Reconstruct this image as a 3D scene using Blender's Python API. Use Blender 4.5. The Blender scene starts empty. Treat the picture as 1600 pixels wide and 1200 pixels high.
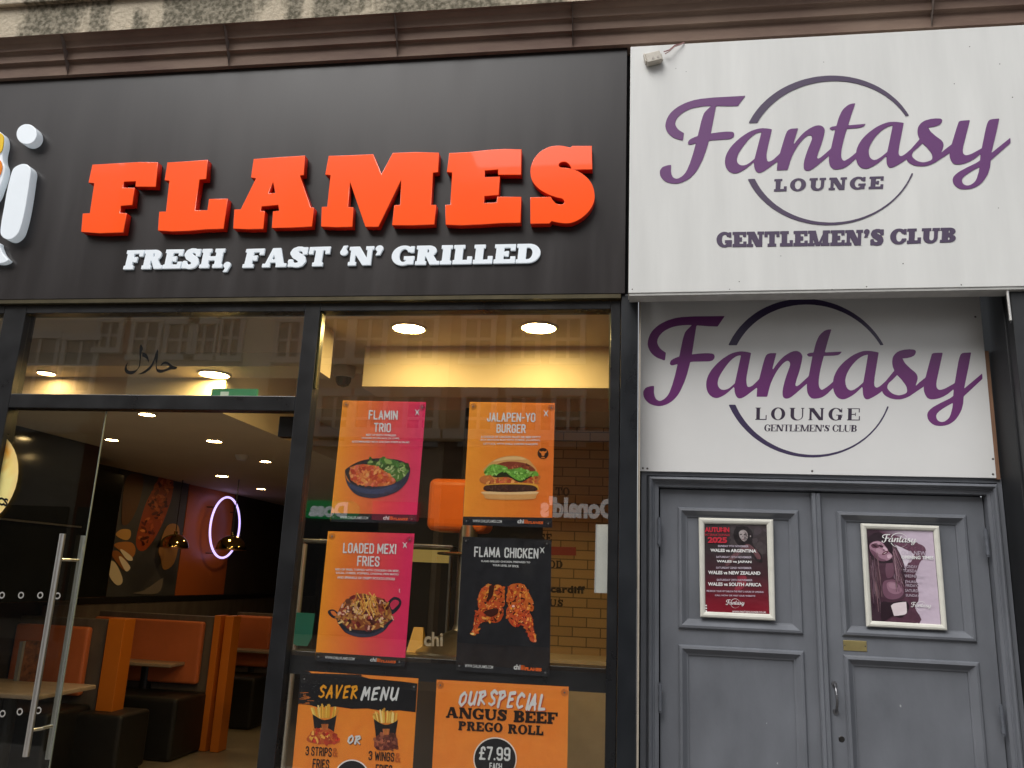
import bpy, bmesh, math, random
import numpy as np
from mathutils import Vector, Matrix
random.seed(7)
S = bpy.context.scene
C = S.collection
# ------------------------------------------------------------------ camera, sky, sun, exposure
FPX = 1275.0
CAM = Vector((0.0, -3.8, 1.6))
AR = Vector((0.9889, 0.1430, 0.0414)); AD = Vector((0.0065, 0.2362, -0.9717)); AF = Vector((-0.1487, 0.9611, 0.2326))
AF.normalize(); AR = (AR - AF * AR.dot(AF)).normalized(); AD = AF.cross(AR)
cd = bpy.data.cameras.new('camera'); cam = bpy.data.objects.new('camera', cd); C.objects.link(cam)
cd.sensor_width = 36; cd.lens = 36 * FPX / 1600; cd.clip_end = 400; cd.clip_start = 0.05
m = Matrix.Identity(4)
for i, a in enumerate((AR, -AD, -AF)):
    for j in range(3): m[j][i] = a[j]
m.translation = CAM
cam.matrix_world = m
S.camera = cam
SUN_EL, SUN_AZ = 52.0, -28.0            # degrees; sun on the street side of the shop fronts
w = bpy.data.worlds.new('World'); S.world = w; w.use_nodes = True
nt = w.node_tree; nt.nodes.clear()
sk = nt.nodes.new('ShaderNodeTexSky'); sk.sky_type = 'NISHITA'; sk.sun_disc = False
sk.sun_elevation = math.radians(SUN_EL); sk.sun_rotation = math.radians(180 - SUN_AZ); sk.air_density = 1.0; sk.dust_density = 4.0
hs = nt.nodes.new('ShaderNodeHueSaturation'); hs.inputs['Saturation'].default_value = 0.22
bg = nt.nodes.new('ShaderNodeBackground'); bg.inputs[1].default_value = 0.085
ow = nt.nodes.new('ShaderNodeOutputWorld')
nt.links.new(sk.outputs[0], hs.inputs['Color']); nt.links.new(hs.outputs[0], bg.inputs[0]); nt.links.new(bg.outputs[0], ow.inputs[0])
sd = bpy.data.lights.new('sun', 'SUN'); sd.energy = 1.0; sd.angle = math.radians(38); sd.color = (1.0, 0.985, 0.96)
sun = bpy.data.objects.new('sun', sd); C.objects.link(sun)
e, a = math.radians(SUN_EL), math.radians(SUN_AZ)
sdir = Vector((math.sin(a) * math.cos(e), -math.cos(a) * math.cos(e), math.sin(e)))
sun.rotation_euler = sdir.to_track_quat('Z', 'Y').to_euler()
S.view_settings.view_transform = 'Standard'; S.view_settings.look = 'None'
S.view_settings.gamma = 1; S.view_settings.exposure = 0.85
S.cycles.use_denoising = True
S.cycles.max_bounces = 8; S.cycles.transparent_max_bounces = 16

# ------------------------------------------------------------------ measuring helpers
def ray(px, py): return AF * FPX + AR * (px - 800) + AD * (py - 600)
def P(px, py, y=0.0):
    v = ray(px, py); return CAM + v * ((y - CAM.y) / v.y)
def PZ(px, py, z):
    v = ray(px, py); return CAM + v * ((z - CAM.z) / v.z)
def PX(px, py, x):
    v = ray(px, py); return CAM + v * ((x - CAM.x) / v.x)

# ------------------------------------------------------------------ materials
MC = {}
def mat(name, col, rough=0.5, metal=0.0, spec=0.5, noise=0.0, nscale=8.0, stretch=(1, 1, 1), bump=0.0, bscale=60.0, coat=0.0, col2=None, emit=None, estr=0.0, rnoise=0.0):
    if name in MC: return MC[name]
    M = bpy.data.materials.new(name); M.use_nodes = True
    n = M.node_tree.nodes; L = M.node_tree.links; b = n['Principled BSDF']
    b.inputs['Roughness'].default_value = rough; b.inputs['Metallic'].default_value = metal
    b.inputs['Specular IOR Level'].default_value = spec; b.inputs['Coat Weight'].default_value = coat
    c = (*col, 1)
    b.inputs['Base Color'].default_value = c
    tc = n.new('ShaderNodeTexCoord'); mp = n.new('ShaderNodeMapping'); mp.inputs['Scale'].default_value = stretch
    L.new(tc.outputs['Object'], mp.inputs[0])
    if noise > 0 or col2:
        nz = n.new('ShaderNodeTexNoise'); nz.inputs['Scale'].default_value = nscale; nz.inputs['Detail'].default_value = 6; nz.inputs['Roughness'].default_value = 0.6
        L.new(mp.outputs[0], nz.inputs['Vector'])
        cr = n.new('ShaderNodeValToRGB'); L.new(nz.outputs[0], cr.inputs[0])
        cr.color_ramp.elements[0].position = 0.3; cr.color_ramp.elements[1].position = 0.7
        c2 = col2 if col2 else tuple(min(1, x * (1 + noise)) for x in col)
        c1 = col if col2 else tuple(x * (1 - noise) for x in col)
        cr.color_ramp.elements[0].color = (*c1, 1); cr.color_ramp.elements[1].color = (*c2, 1)
        L.new(cr.outputs[0], b.inputs['Base Color'])
        if rnoise:
            mr = n.new('ShaderNodeMapRange'); L.new(nz.outputs[0], mr.inputs[0])
            mr.inputs[1].default_value = 0.3; mr.inputs[2].default_value = 0.7
            mr.inputs[3].default_value = rough - rnoise; mr.inputs[4].default_value = rough + rnoise
            L.new(mr.outputs[0], b.inputs['Roughness'])
    if bump > 0:
        n2 = n.new('ShaderNodeTexNoise'); n2.inputs['Scale'].default_value = bscale; n2.inputs['Detail'].default_value = 5
        L.new(mp.outputs[0], n2.inputs['Vector'])
        bp = n.new('ShaderNodeBump'); bp.inputs['Strength'].default_value = bump; bp.inputs['Distance'].default_value = 0.01
        L.new(n2.outputs[0], bp.inputs['Height']); L.new(bp.outputs[0], b.inputs['Normal'])
    if emit:
        b.inputs['Emission Color'].default_value = (*emit, 1); b.inputs['Emission Strength'].default_value = estr
    MC[name] = M; return M
def srgb(r, g, b):
    f = lambda c: c / 255 / 12.92 if c / 255 <= 0.04045 else ((c / 255 + 0.055) / 1.055) ** 2.4
    return (f(r), f(g), f(b))
def glassmat(name, tint=(0.9, 0.91, 0.9), r0=0.05, gain=1.0, rough=0.0):
    M = bpy.data.materials.new(name); M.use_nodes = True
    n = M.node_tree.nodes; L = M.node_tree.links; n.clear()
    o = n.new('ShaderNodeOutputMaterial'); mx = n.new('ShaderNodeMixShader'); t = n.new('ShaderNodeBsdfTransparent'); g = n.new('ShaderNodeBsdfGlossy')
    t.inputs[0].default_value = (*tint, 1); g.inputs['Roughness'].default_value = rough; g.inputs[0].default_value = (1, 1, 1, 1)
    lw = n.new('ShaderNodeLayerWeight'); lw.inputs['Blend'].default_value = 0.5
    pw = n.new('ShaderNodeMath'); pw.operation = 'POWER'; pw.inputs[1].default_value = 5
    ml = n.new('ShaderNodeMath'); ml.operation = 'MULTIPLY_ADD'; ml.inputs[1].default_value = gain * (1 - r0); ml.inputs[2].default_value = r0; ml.use_clamp = True
    L.new(lw.outputs['Facing'], pw.inputs[0]); L.new(pw.outputs[0], ml.inputs[0]); L.new(ml.outputs[0], mx.inputs[0])
    L.new(t.outputs[0], mx.inputs[1]); L.new(g.outputs[0], mx.inputs[2]); L.new(mx.outputs[0], o.inputs[0])
    return M
GLASS = glassmat('window glass', tint=(0.95, 0.955, 0.95), r0=0.078)
DOORGLASS = glassmat('door glass', tint=(0.86, 0.88, 0.87), r0=0.03)
CUP = glassmat('clear suction cup', tint=(0.86, 0.86, 0.87), r0=0.13, rough=0.15)
def printmat(name, rough=0.35, spec=0.4, noise=0.05):
    M = bpy.data.materials.new(name); M.use_nodes = True
    n = M.node_tree.nodes; L = M.node_tree.links; b = n['Principled BSDF']
    at = n.new('ShaderNodeAttribute'); at.attribute_name = 'Ink'
    L.new(at.outputs['Color'], b.inputs['Base Color'])
    b.inputs['Roughness'].default_value = rough; b.inputs['Specular IOR Level'].default_value = spec
    tc = n.new('ShaderNodeTexCoord'); nz = n.new('ShaderNodeTexNoise'); nz.inputs['Scale'].default_value = 9; nz.inputs['Detail'].default_value = 3
    L.new(tc.outputs['Object'], nz.inputs['Vector'])
    bp = n.new('ShaderNodeBump'); bp.inputs['Strength'].default_value = noise; bp.inputs['Distance'].default_value = 0.03
    L.new(nz.outputs[0], bp.inputs['Height']); L.new(bp.outputs[0], b.inputs['Normal'])
    return M
PRINT = printmat('printed ink', noise=0.25)

# ------------------------------------------------------------------ object helpers
def tag(o, label=None, cat=None, group=None, kind=None):
    if label: o['label'] = label
    if cat: o['category'] = cat
    if group: o['group'] = group
    if kind: o['kind'] = kind
    return o
def thing(name, loc, label, cat, group=None):
    o = bpy.data.objects.new(name, None); o.empty_display_size = 0.1; C.objects.link(o); o.location = loc
    return tag(o, label, cat, group)
def root_loc(p):
    v = Vector((0, 0, 0))
    while p is not None: v += p.location; p = p.parent
    return v
def link(name, me, m, parent=None, smooth=False):
    """mesh is given in world coordinates; stored relative to the parent chain"""
    o = bpy.data.objects.new(name, me); C.objects.link(o)
    if m is not None:
        for x in (m if isinstance(m, (list, tuple)) else [m]): me.materials.append(x)
    if parent is not None:
        o.parent = parent
        off = root_loc(parent)
        me.transform(Matrix.Translation(-off))
    if smooth:
        for p in me.polygons: p.use_smooth = True
    me.update()
    return o
def side_mat(o, m):
    """second material on the returns of a built-up letter"""
    o.data.materials.append(m)
    for p in o.data.polygons:
        if p.normal.y > -.25: p.material_index = 1
    return o
def origin_base(o):
    """top-level mesh: put the origin at its base centre"""
    me = o.data; co = np.empty(len(me.vertices) * 3); me.vertices.foreach_get('co', co); co = co.reshape(-1, 3)
    c = (co.max(0) + co.min(0)) / 2; c[2] = co[:, 2].min()
    me.transform(Matrix.Translation(-Vector(c))); o.location = Vector(c); return o
class MB:
    def __init__(s): s.v = []; s.f = []; s.mi = []
    def add(s, vs, fs, mi=0):
        k = len(s.v); s.v += [tuple(v) for v in vs]; s.f += [tuple(i + k for i in f) for f in fs]; s.mi += [mi] * len(fs); return s
    def box(s, x0, x1, y0, y1, z0, z1, mi=0):
        v = [(x, y, z) for x in (x0, x1) for y in (y0, y1) for z in (z0, z1)]
        return s.add(v, [(0, 1, 3, 2), (4, 6, 7, 5), (0, 4, 5, 1), (2, 3, 7, 6), (0, 2, 6, 4), (1, 5, 7, 3)], mi)
    def slab(s, quad, y0, y1, mi=0):
        """quad of px points TL,TR,BR,BL unprojected on plane y0, given thickness to y1"""
        q = [P(*p, y0) for p in quad]
        return s.prism([(p.x, p.z) for p in q], y0, y1, mi)
    def prism(s, pts, y0, y1, mi=0):
        n = len(pts)
        v = [(x, y0, z) for x, z in pts] + [(x, y1, z) for x, z in pts]
        f = [tuple(range(n)), tuple(range(2 * n - 1, n - 1, -1))] + [(i, i + n, (i + 1) % n + n, (i + 1) % n) for i in range(n)]
        return s.add(v, f, mi)
    def tube(s, p0, p1, r0, r1=None, n=14, caps=True, mi=0):
        p0, p1 = Vector(p0), Vector(p1); r1 = r0 if r1 is None else r1
        d = (p1 - p0).normalized(); u = d.orthogonal().normalized(); w_ = d.cross(u)
        v = []
        for p, r in ((p0, r0), (p1, r1)):
            for i in range(n):
                t = 2 * math.pi * i / n; v.append(p + (u * math.cos(t) + w_ * math.sin(t)) * r)
        f = [(i, (i + 1) % n, (i + 1) % n + n, i + n) for i in range(n)]
        if caps: f += [tuple(range(n - 1, -1, -1)), tuple(range(n, 2 * n))]
        return s.add(v, f, mi)
    def lathe(s, c, prof, axis='Z', n=28, mi=0):
        c = Vector(c); v = []
        for r, h in prof:
            for i in range(n):
                t = 2 * math.pi * i / n; a_, b_ = r * math.cos(t), r * math.sin(t)
                v.append(c + (Vector((a_, b_, h)) if axis == 'Z' else Vector((a_, h, b_)) if axis == 'Y' else Vector((h, a_, b_))))
        f = []
        for k in range(len(prof) - 1):
            for i in range(n): f.append((k * n + i, k * n + (i + 1) % n, (k + 1) * n + (i + 1) % n, (k + 1) * n + i))
        return s.add(v, f, mi)
    def build(s, name, m, parent=None, smooth=False, bevel=0.0, seg=2):
        me = bpy.data.meshes.new(name); me.from_pydata(s.v, [], s.f); me.update()
        bm = bmesh.new(); bm.from_mesh(me); bmesh.ops.recalc_face_normals(bm, faces=bm.faces)
        if bevel > 0:
            es = [e_ for e_ in bm.edges if len(e_.link_faces) == 2 and e_.calc_face_angle(0) > 0.5]
            bmesh.ops.bevel(bm, geom=es, offset=bevel, segments=seg, profile=0.5, affect='EDGES', clamp_overlap=True)
        bm.to_mesh(me); bm.free()
        if not bevel:
            for i, p in enumerate(me.polygons):
                if i < len(s.mi): p.material_index = s.mi[i]
        o = link(name, me, m, parent, smooth)
        if smooth: 
            try: me.set_sharp_from_angle(angle=math.radians(40))
            except Exception: pass
        return o
def frame_sweep(x0, z0, x1, z1, prof, closed=True):
    """mitred moulding round a rectangle; prof = [(inset, y)]"""
    mb = MB(); v = []; f = []
    for t, y in prof:
        if closed: v += [(x0 + t, y, z0 + t), (x0 + t, y, z1 - t), (x1 - t, y, z1 - t), (x1 - t, y, z0 + t)]
        else: v += [(x0 + t, y, z0), (x0 + t, y, z1 - t), (x1 - t, y, z1 - t), (x1 - t, y, z0)]
    for k in range(len(prof) - 1):
        for i in range(4 if closed else 3):
            j = (i + 1) % 4; f.append((k * 4 + i, k * 4 + j, (k + 1) * 4 + j, (k + 1) * 4 + i))
    return mb.add(v, f)

# ------------------------------------------------------------------ outline engine: signed distance fields -> clean outlines -> extruded meshes
def crom(pts, n=6):
    """closed outline; points with a third value are corners, the rest are smoothed"""
    N = len(pts); out = []
    for i in range(N):
        p1, p2 = pts[i], pts[(i + 1) % N]
        p0 = pts[i - 1] if len(p1) < 3 else p1
        p3 = pts[(i + 2) % N] if len(p2) < 3 else p2
        for k in range(n):
            t = k / n; t2 = t * t; t3 = t2 * t
            out.append(tuple(0.5 * (2 * p1[j] + (p2[j] - p0[j]) * t + (2 * p0[j] - 5 * p1[j] + 4 * p2[j] - p3[j]) * t2 + (3 * p1[j] - p0[j] - 3 * p2[j] + p3[j]) * t3) for j in (0, 1)))
    return out
def sd_poly(pts, X, Y):
    d = np.full(X.shape, 1e9); ins = np.zeros(X.shape, bool)
    n = len(pts)
    for i in range(n):
        x0, y0 = pts[i]; x1, y1 = pts[(i + 1) % n]
        ex, ey = x1 - x0, y1 - y0; L2 = ex * ex + ey * ey
        if L2 < 1e-18: continue
        t = np.clip(((X - x0) * ex + (Y - y0) * ey) / L2, 0, 1)
        d = np.minimum(d, (X - x0 - t * ex) ** 2 + (Y - y0 - t * ey) ** 2)
        if y0 != y1:
            c = ((y0 > Y) != (y1 > Y)) & (X < (x1 - x0) * (Y - y0) / (y1 - y0) + x0); ins ^= c
    d = np.sqrt(d); return np.where(ins, -d, d)
def sd_stroke(pts, X, Y):
    d = np.full(X.shape, 1e9)
    for i in range(len(pts) - 1):
        x0, y0, r0 = pts[i]; x1, y1, r1 = pts[i + 1]
        ex, ey = x1 - x0, y1 - y0; L2 = ex * ex + ey * ey + 1e-12
        t = np.clip(((X - x0) * ex + (Y - y0) * ey) / L2, 0, 1)
        d = np.minimum(d, np.hypot(X - x0 - t * ex, Y - y0 - t * ey) - (r0 + (r1 - r0) * t))
    return d
def ell(cx, cy, rx, ry, n=40, a0=0, a1=2 * math.pi):
    return [(cx + rx * math.cos(a0 + (a1 - a0) * i / n), cy + ry * math.sin(a0 + (a1 - a0) * i / n)) for i in range(n)]
def rect(x0, y0, x1, y1): return [(x0, y0), (x1, y0), (x1, y1), (x0, y1)]
def outline(prims, bounds, step):
    """prims: list of (op, kind, data) -> list of closed loops"""
    x0, y0, x1, y1 = bounds; pad = step * 3
    gx = np.arange(x0 - pad, x1 + pad + step, step); gy = np.arange(y0 - pad, y1 + pad + step, step)
    X, Y = np.meshgrid(gx, gy); D = np.full(X.shape, 1e9)
    for op, kind, data in prims:
        d = sd_stroke(data, X, Y) if kind == 's' else sd_poly(data, X, Y)
        D = np.minimum(D, d) if op == '+' else np.maximum(D, -d) if op == '-' else np.maximum(D, d)
    D[np.abs(D) < 1e-7] = 1e-7
    nxt = {}; pos = {}
    ny, nx = D.shape
    def ek(i, j, k):
        key = (i, j, k)
        if key not in pos:
            a_ = D[j, i]; b_ = D[j, i + 1] if k == 0 else D[j + 1, i]; t = a_ / (a_ - b_)
            pos[key] = (gx[i] + (step * t if k == 0 else 0), gy[j] + (step * t if k == 1 else 0))
        return key
    ins = D < 0
    s4 = ins[:-1, :-1].astype(int) + ins[:-1, 1:] * 2 + ins[1:, 1:] * 4 + ins[1:, :-1] * 8
    T = {1: ['lb'], 2: ['br'], 3: ['lr'], 4: ['rt'], 5: ['lb', 'rt'], 6: ['bt'], 7: ['lt'], 8: ['tl'], 9: ['tb'], 10: ['br', 'tl'], 11: ['tr'], 12: ['rl'], 13: ['rb'], 14: ['bl']}
    for j, i in zip(*np.nonzero((s4 > 0) & (s4 < 15))):
        E_ = {'b': (i, j, 0), 't': (i, j + 1, 0), 'l': (i, j, 1), 'r': (i + 1, j, 1)}
        for a_, b_ in T[int(s4[j, i])]: nxt.setdefault(ek(*E_[a_]), []).append(ek(*E_[b_]))
    loops = []
    while nxt:
        st = next(iter(nxt)); cur = st; lp = []
        while cur in nxt:
            lp.append(pos[cur]); l = nxt[cur]; n_ = l.pop()
            if not l: del nxt[cur]
            cur = n_
            if cur == st: break
        if len(lp) > 5: loops.append(simplify(lp, step * 0.12))
    return loops
def simplify(lp, eps):
    a_ = np.array(lp); n = len(a_)
    k = int(np.argmax(((a_ - a_[0]) ** 2).sum(1)))
    def dp(i, j):
        st = [(i, j)]; keep = []
        while st:
            i, j = st.pop()
            if j - i < 2: continue
            p, q = a_[i], a_[j % n]; e_ = q - p; L = np.hypot(*e_) + 1e-12
            d = np.abs((a_[i + 1:j, 0] - p[0]) * e_[1] - (a_[i + 1:j, 1] - p[1]) * e_[0]) / L
            m_ = int(np.argmax(d))
            if d[m_] > eps: keep.append(i + 1 + m_); st += [(i, i + 1 + m_), (i + 1 + m_, j)]
        return keep
    idx = sorted({0, k, *dp(0, k), *dp(k, n)})
    r = [tuple(a_[i]) for i in idx if i < n]
    return r if len(r) >= 3 else lp
def loops_mesh(name, loops, depth=0.0, bevel=0.0, res=1):
    """2D loops (x,y) -> mesh with x,y and z in [0, depth]"""
    cu = bpy.data.curves.new(name, 'CURVE'); cu.dimensions = '2D'; cu.fill_mode = 'BOTH' if depth > 0 else 'FRONT'
    cu.extrude = max(0, depth / 2 - bevel); cu.bevel_depth = bevel; cu.bevel_resolution = res
    if bevel: cu.offset = -bevel
    for lp in loops:
        sp = cu.splines.new('POLY'); sp.points.add(len(lp) - 1)
        for p, q in zip(sp.points, lp): p.co = (q[0], q[1], 0, 1)
        sp.use_cyclic_u = True
    ob = bpy.data.objects.new(name, cu)
    me = bpy.data.meshes.new_from_object(ob)
    bpy.data.objects.remove(ob); bpy.data.curves.remove(cu)
    me.transform(Matrix.Translation((0, 0, depth / 2)))
    return me
def mapmesh(me, fn):
    """fn(u,v,h) -> world point"""
    for v in me.vertices: v.co = fn(*v.co)
    return me
def wall_loops(name, loops, y, depth, m, parent, bevel=0.0, smooth=False):
    """loops in world (X,Z) on plane y, growing towards the street by depth"""
    me = loops_mesh(name, loops, depth, bevel)
    mapmesh(me, lambda u, v, h: (u, y - h, v))
    bm = bmesh.new(); bm.from_mesh(me)
    bmesh.ops.remove_doubles(bm, verts=bm.verts, dist=1e-6); bmesh.ops.recalc_face_normals(bm, faces=bm.faces); bm.to_mesh(me); bm.free()
    if depth == 0:
        if me.polygons and me.polygons[0].normal.y > 0: me.flip_normals()
    return link(name, me, m, parent, smooth)
# ---- slab serif letters, cap height 1
def slab_glyph(ch, s=0.27, t=0.17, k=0.15, sl=0.09):
    """s stem, t thin stroke, k serif thickness, sl serif reach"""
    B = lambda *a_: ('+', 'p', rect(*a_)); M_ = lambda *a_: ('-', 'p', rect(*a_))
    def stem(x, w_=s): return [B(x, 0, x + w_, 1)]
    def ser(x, y, w_=s, l=1, r=1): return [B(x - sl * l, y, x + w_ + sl * r, y + k)]
    q = []
    if ch == 'I': q = stem(sl) + ser(sl, 0) + ser(sl, 1 - k); wd = s + 2 * sl
    elif ch == 'L': wd = .80; q = stem(sl) + ser(sl, 1 - k) + [B(0, 0, wd, t), B(wd - t * .95, 0, wd, .40)]
    elif ch in 'EF':
        wd = .86; q = stem(sl) + [B(0, 1 - k, wd, 1), B(wd - t * .95, .66, wd, 1), B(sl, .5 - t / 2, .60, .5 + t / 2), B(.60 - t * .7, .36, .60, .64)]
        q += [B(0, 0, wd + .02, t), B(wd + .02 - t * .95, 0, wd + .02, .36)] if ch == 'E' else ser(sl, 0, s, 1, 1.4)
        if ch == 'F': wd -= .02
    elif ch == 'T': wd = .94; q = stem(wd / 2 - s / 2) + ser(wd / 2 - s / 2, 0) + [B(0, 1 - k, wd, 1), B(0, .62, t * .95, 1), B(wd - t * .95, .62, wd, 1)]
    elif ch == 'H': wd = 2 * s + .30 + 2 * sl; x2 = wd - sl - s; q = stem(sl) + stem(x2) + ser(sl, 0) + ser(sl, 1 - k) + ser(x2, 0) + ser(x2, 1 - k) + [B(sl, .5 - t / 2, x2 + s, .5 + t / 2)]
    elif ch == 'N':
        wd = 1.08; w_ = max(t, s * .6); x2 = wd - sl - w_; q = stem(sl, w_) + stem(x2, w_) + ser(sl, 0, w_) + ser(x2, 1 - k, w_) + [B(0, 1 - k, sl + w_, 1)]
        q += [('+', 'p', [(sl - .04, 1), (sl + s * 1.15, 1), (x2 + w_, 0), (x2 + w_ - s * 1.15, 0)])]
    elif ch == 'M':
        wd = 1.34; w_ = max(t, s * .65); x2 = wd - sl - s; c = wd / 2
        q = stem(sl, w_) + stem(x2) + ser(sl, 0, w_) + ser(x2, 0) + [B(0, 1 - k, sl + w_, 1), B(x2, 1 - k, wd, 1)]
        q += [('+', 'p', [(sl, 1), (sl + s * 1.1, 1), (c + .06, 0), (c - s * .55, 0)]), ('+', 'p', [(x2 + s * .3, 1), (x2 + s * .6, 1), (c + .08, 0), (c - .10, 0)])]
    elif ch == 'A':
        wd = 1.08; c = wd / 2; q = [('+', 'p', [(c - s * .62, 1), (c + s * .5, 1), (wd - sl, 0), (wd - sl - s * 1.08, 0)]), ('+', 'p', [(c - s * .62, 1), (c - s * .02, 1), (sl + t * .95, 0), (sl, 0)])]
        q += [B(.24, .24, wd - .24, .24 + t * .8), B(0, 0, sl * 2 + t, k), B(wd - sl * 2 - s * 1.0, 0, wd, k)]
    elif ch == 'O': wd = 1.0; q = [('+', 'p', ell(.5, .5, .5, .52)), ('-', 'p', ell(.5, .5, .5 - s, .52 - t * .8))]
    elif ch == 'D':
        wd = .98; q = [('+', 'p', ell(.5, .5, .48, .5)), M_(-.2, -.1, sl + s * .5, 1.1), B(sl, 0, .52, 1), ('-', 'p', ell(.46, .5, .52 - s, .5 - t * .9)), B(sl, 0, sl + s, 1), B(0, 0, .5, t * .9), B(0, 1 - t * .9, .5, 1)]
    elif ch in 'CG':
        wd = .94; q = [('+', 'p', ell(.5, .5, .5, .52)), ('-', 'p', ell(.52, .5, .5 - s * .95, .52 - t * .85)), M_(.56, .36, 1.2, .68)]
        if ch == 'C': q += [B(.94 - t * .8, .62, .94, .98), M_(.94, 0, 1.2, 1.2)]
        else: q += [M_(.94, 0, 1.2, 1.2), B(.94 - t * .8, .64, .94, .98), B(.66, 0.03, .66 + s * .9, .46), B(.53, .46 - k, .98, .46)]; wd = .98
    elif ch in 'BPR':
        lo = ch == 'B'; wd = .90; q = []
        q += [('+', 'p', ell(.52, .735 if lo else .72, .34, .265 if lo else .28)), M_(-.2, 0, .3, 1.1), B(sl, .47 if lo else .44, .54, 1), ('-', 'p', ell(.50, .735 if lo else .72, .34 - s * .92, .265 - t * .8 if lo else .28 - t * .85)), ]
        if lo: q += [('+', 'p', ell(.53, .27, .37, .27)), B(sl, 0, .54, .54), ('-', 'p', ell(.50, .265, .36 - s * .9, .265 - t * .8)), ('-', 'p', ell(.50, .735, .33 - s * .9, .265 - t * .8))]
        q += [B(sl, 0, sl + s, 1), B(0, 1 - k, .4, 1)]
        q += [B(0, 0, .4, k)] if lo else ser(sl, 0)
        if ch == 'R': q += [('+', 'p', [(.40, .48), (.40 + s, .52), (.66 + s * 1.1, 0), (.62, 0)]), B(.64, 0, 1.02, k)]; wd = 1.0
    elif ch == 'S':
        r = t * .52; R_ = s * .56
        q = [('+', 's', [(.70, .74, r), (.63, .86, r), (.50, .925, r), (.36, .92, r * 1.1), (.24, .84, R_ * .82), (.21, .72, R_ * .95), (.30, .60, R_), (.46, .50, R_), (.58, .41, R_), (.63, .28, R_ * .95), (.58, .15, R_ * .8), (.45, .085, r * 1.1), (.31, .085, r), (.18, .16, r), (.11, .28, r)])]
        q += [B(.80 - t * .95, .62, .80, 1.0), B(.02, 0, .02 + t * .95, .38)]; wd = .82
    elif ch == 'U':
        wd = 1.02; x2 = wd - sl - t * 1.05; r = wd / 2 - sl
        q = [('+', 'p', ell(wd / 2, .36, r, .39)), ('-', 'p', ell((sl + s + x2) / 2, .36, (x2 - sl - s) / 2, .39 - t * .95)), M_(sl + s, .36, x2, 1.1), M_(-.1, .36, sl, .9), M_(wd - sl, .36, 2, .9), B(sl, .36, sl + s, 1), B(x2, .36, wd - sl, 1)]
        q += [B(0, 1 - k, sl * 2 + s, 1), B(x2 - sl, 1 - k, wd, 1)]
    elif ch in ",'\u2018\u2019":
        wd = s + .04; y = {',': .13, "'": .86, '\u2019': .86, '\u2018': .72}[ch]; r = s * .52; c = wd / 2
        if ch == '\u2018': q = [('+', 'p', ell(c, y, r, r)), ('+', 'p', [(c - r, y), (c - r * .3, y + r * 2.0), (c + r * .9, y + r * 2.1), (c + r * .2, y + r * .3)])]
        else: q = [('+', 'p', ell(c, y, r, r)), ('+', 'p', [(c + r, y), (c + r * .3, y - r * 2.0), (c - r * .9, y - r * 2.1), (c - r * .2, y - r * .3)])]
    else: return [], .45
    return q, wd
SG = {}
def slab_loops(ch, **kw):
    key = (ch, tuple(sorted(kw.items())))
    if key not in SG:
        q, wd = slab_glyph(ch, **kw)
        SG[key] = (outline(q, (-.05, -.3, wd + .1, 1.1), 0.022) if q else [], wd)
    return SG[key]
def slab_text(txt, gap=0.05, **kw):
    """-> list of (char, loops) laid out, total width"""
    x = 0; out = []
    for ch in txt:
        lp, wd = slab_loops(ch, **kw)
        if lp: out.append((ch, [[(px + x, py) for px, py in l] for l in lp]))
        x += wd + gap
    return out, x - gap
# ---- brush capitals (strokes in a unit box)
BR = {'S': [[(.85, .86), (.5, 1), (.15, .8), (.3, .58), (.7, .42), (.75, .18), (.4, 0), (.05, .1)]], 'A': [[(0, 0), (.5, 1), (.78, 0)], [(.15, .34), (.75, .4)]], 'V': [[(.1, 1), (.32, 0), (.9, 1.05)]],
      'E': [[(.8, 1), (.2, .93), (.12, 0), (.72, .06)], [(.16, .5), (.65, .55)]], 'R': [[(.1, 0), (.18, .95)], [(.0, .92), (.6, 1), (.75, .75), (.2, .45), (.85, 0)]], 'M': [[(0, 0), (.18, 1), (.45, .35), (.8, 1), (.88, 0)]],
      'N': [[(.05, 0), (.15, 1), (.7, .05), (.85, 1.05)]], 'U': [[(.1, 1), (.08, .2), (.35, 0), (.7, .2), (.85, 1.0), (.82, 0)]], 'O': [[(.5, 1), (.12, .75), (.08, .25), (.4, 0), (.8, .3), (.8, .8), (.45, 1)]],
      'P': [[(.1, -.05), (.2, .95)], [(0, .9), (.6, 1), (.8, .75), (.2, .42)]], 'C': [[(.85, .85), (.5, 1), (.12, .7), (.1, .25), (.4, 0), (.85, .15)]], 'I': [[(.25, 0), (.35, 1)]], 'L': [[(.15, 1), (.1, .05), (.8, .1)]]}
def brush_loops(txt, r=0.1, adv=0.98, slant=0.22, rise=0.0):
    pr = []; x = 0
    for i, ch in enumerate(txt):
        if ch == ' ': x += .55; continue
        for st in BR[ch]:
            n = len(st)
            pr.append(('+', 's', [(px * .8 + x + slant * py, py + rise * x, r * (1.15 - .5 * k_ / n)) for k_, (px, py) in enumerate(st)]))
        x += adv * (.45 if ch == 'I' else 1)
    return outline(pr, (-.2, -.4 + min(0, rise * x), x + .5, 1.4 + max(0, rise * x)), .04), x
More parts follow.
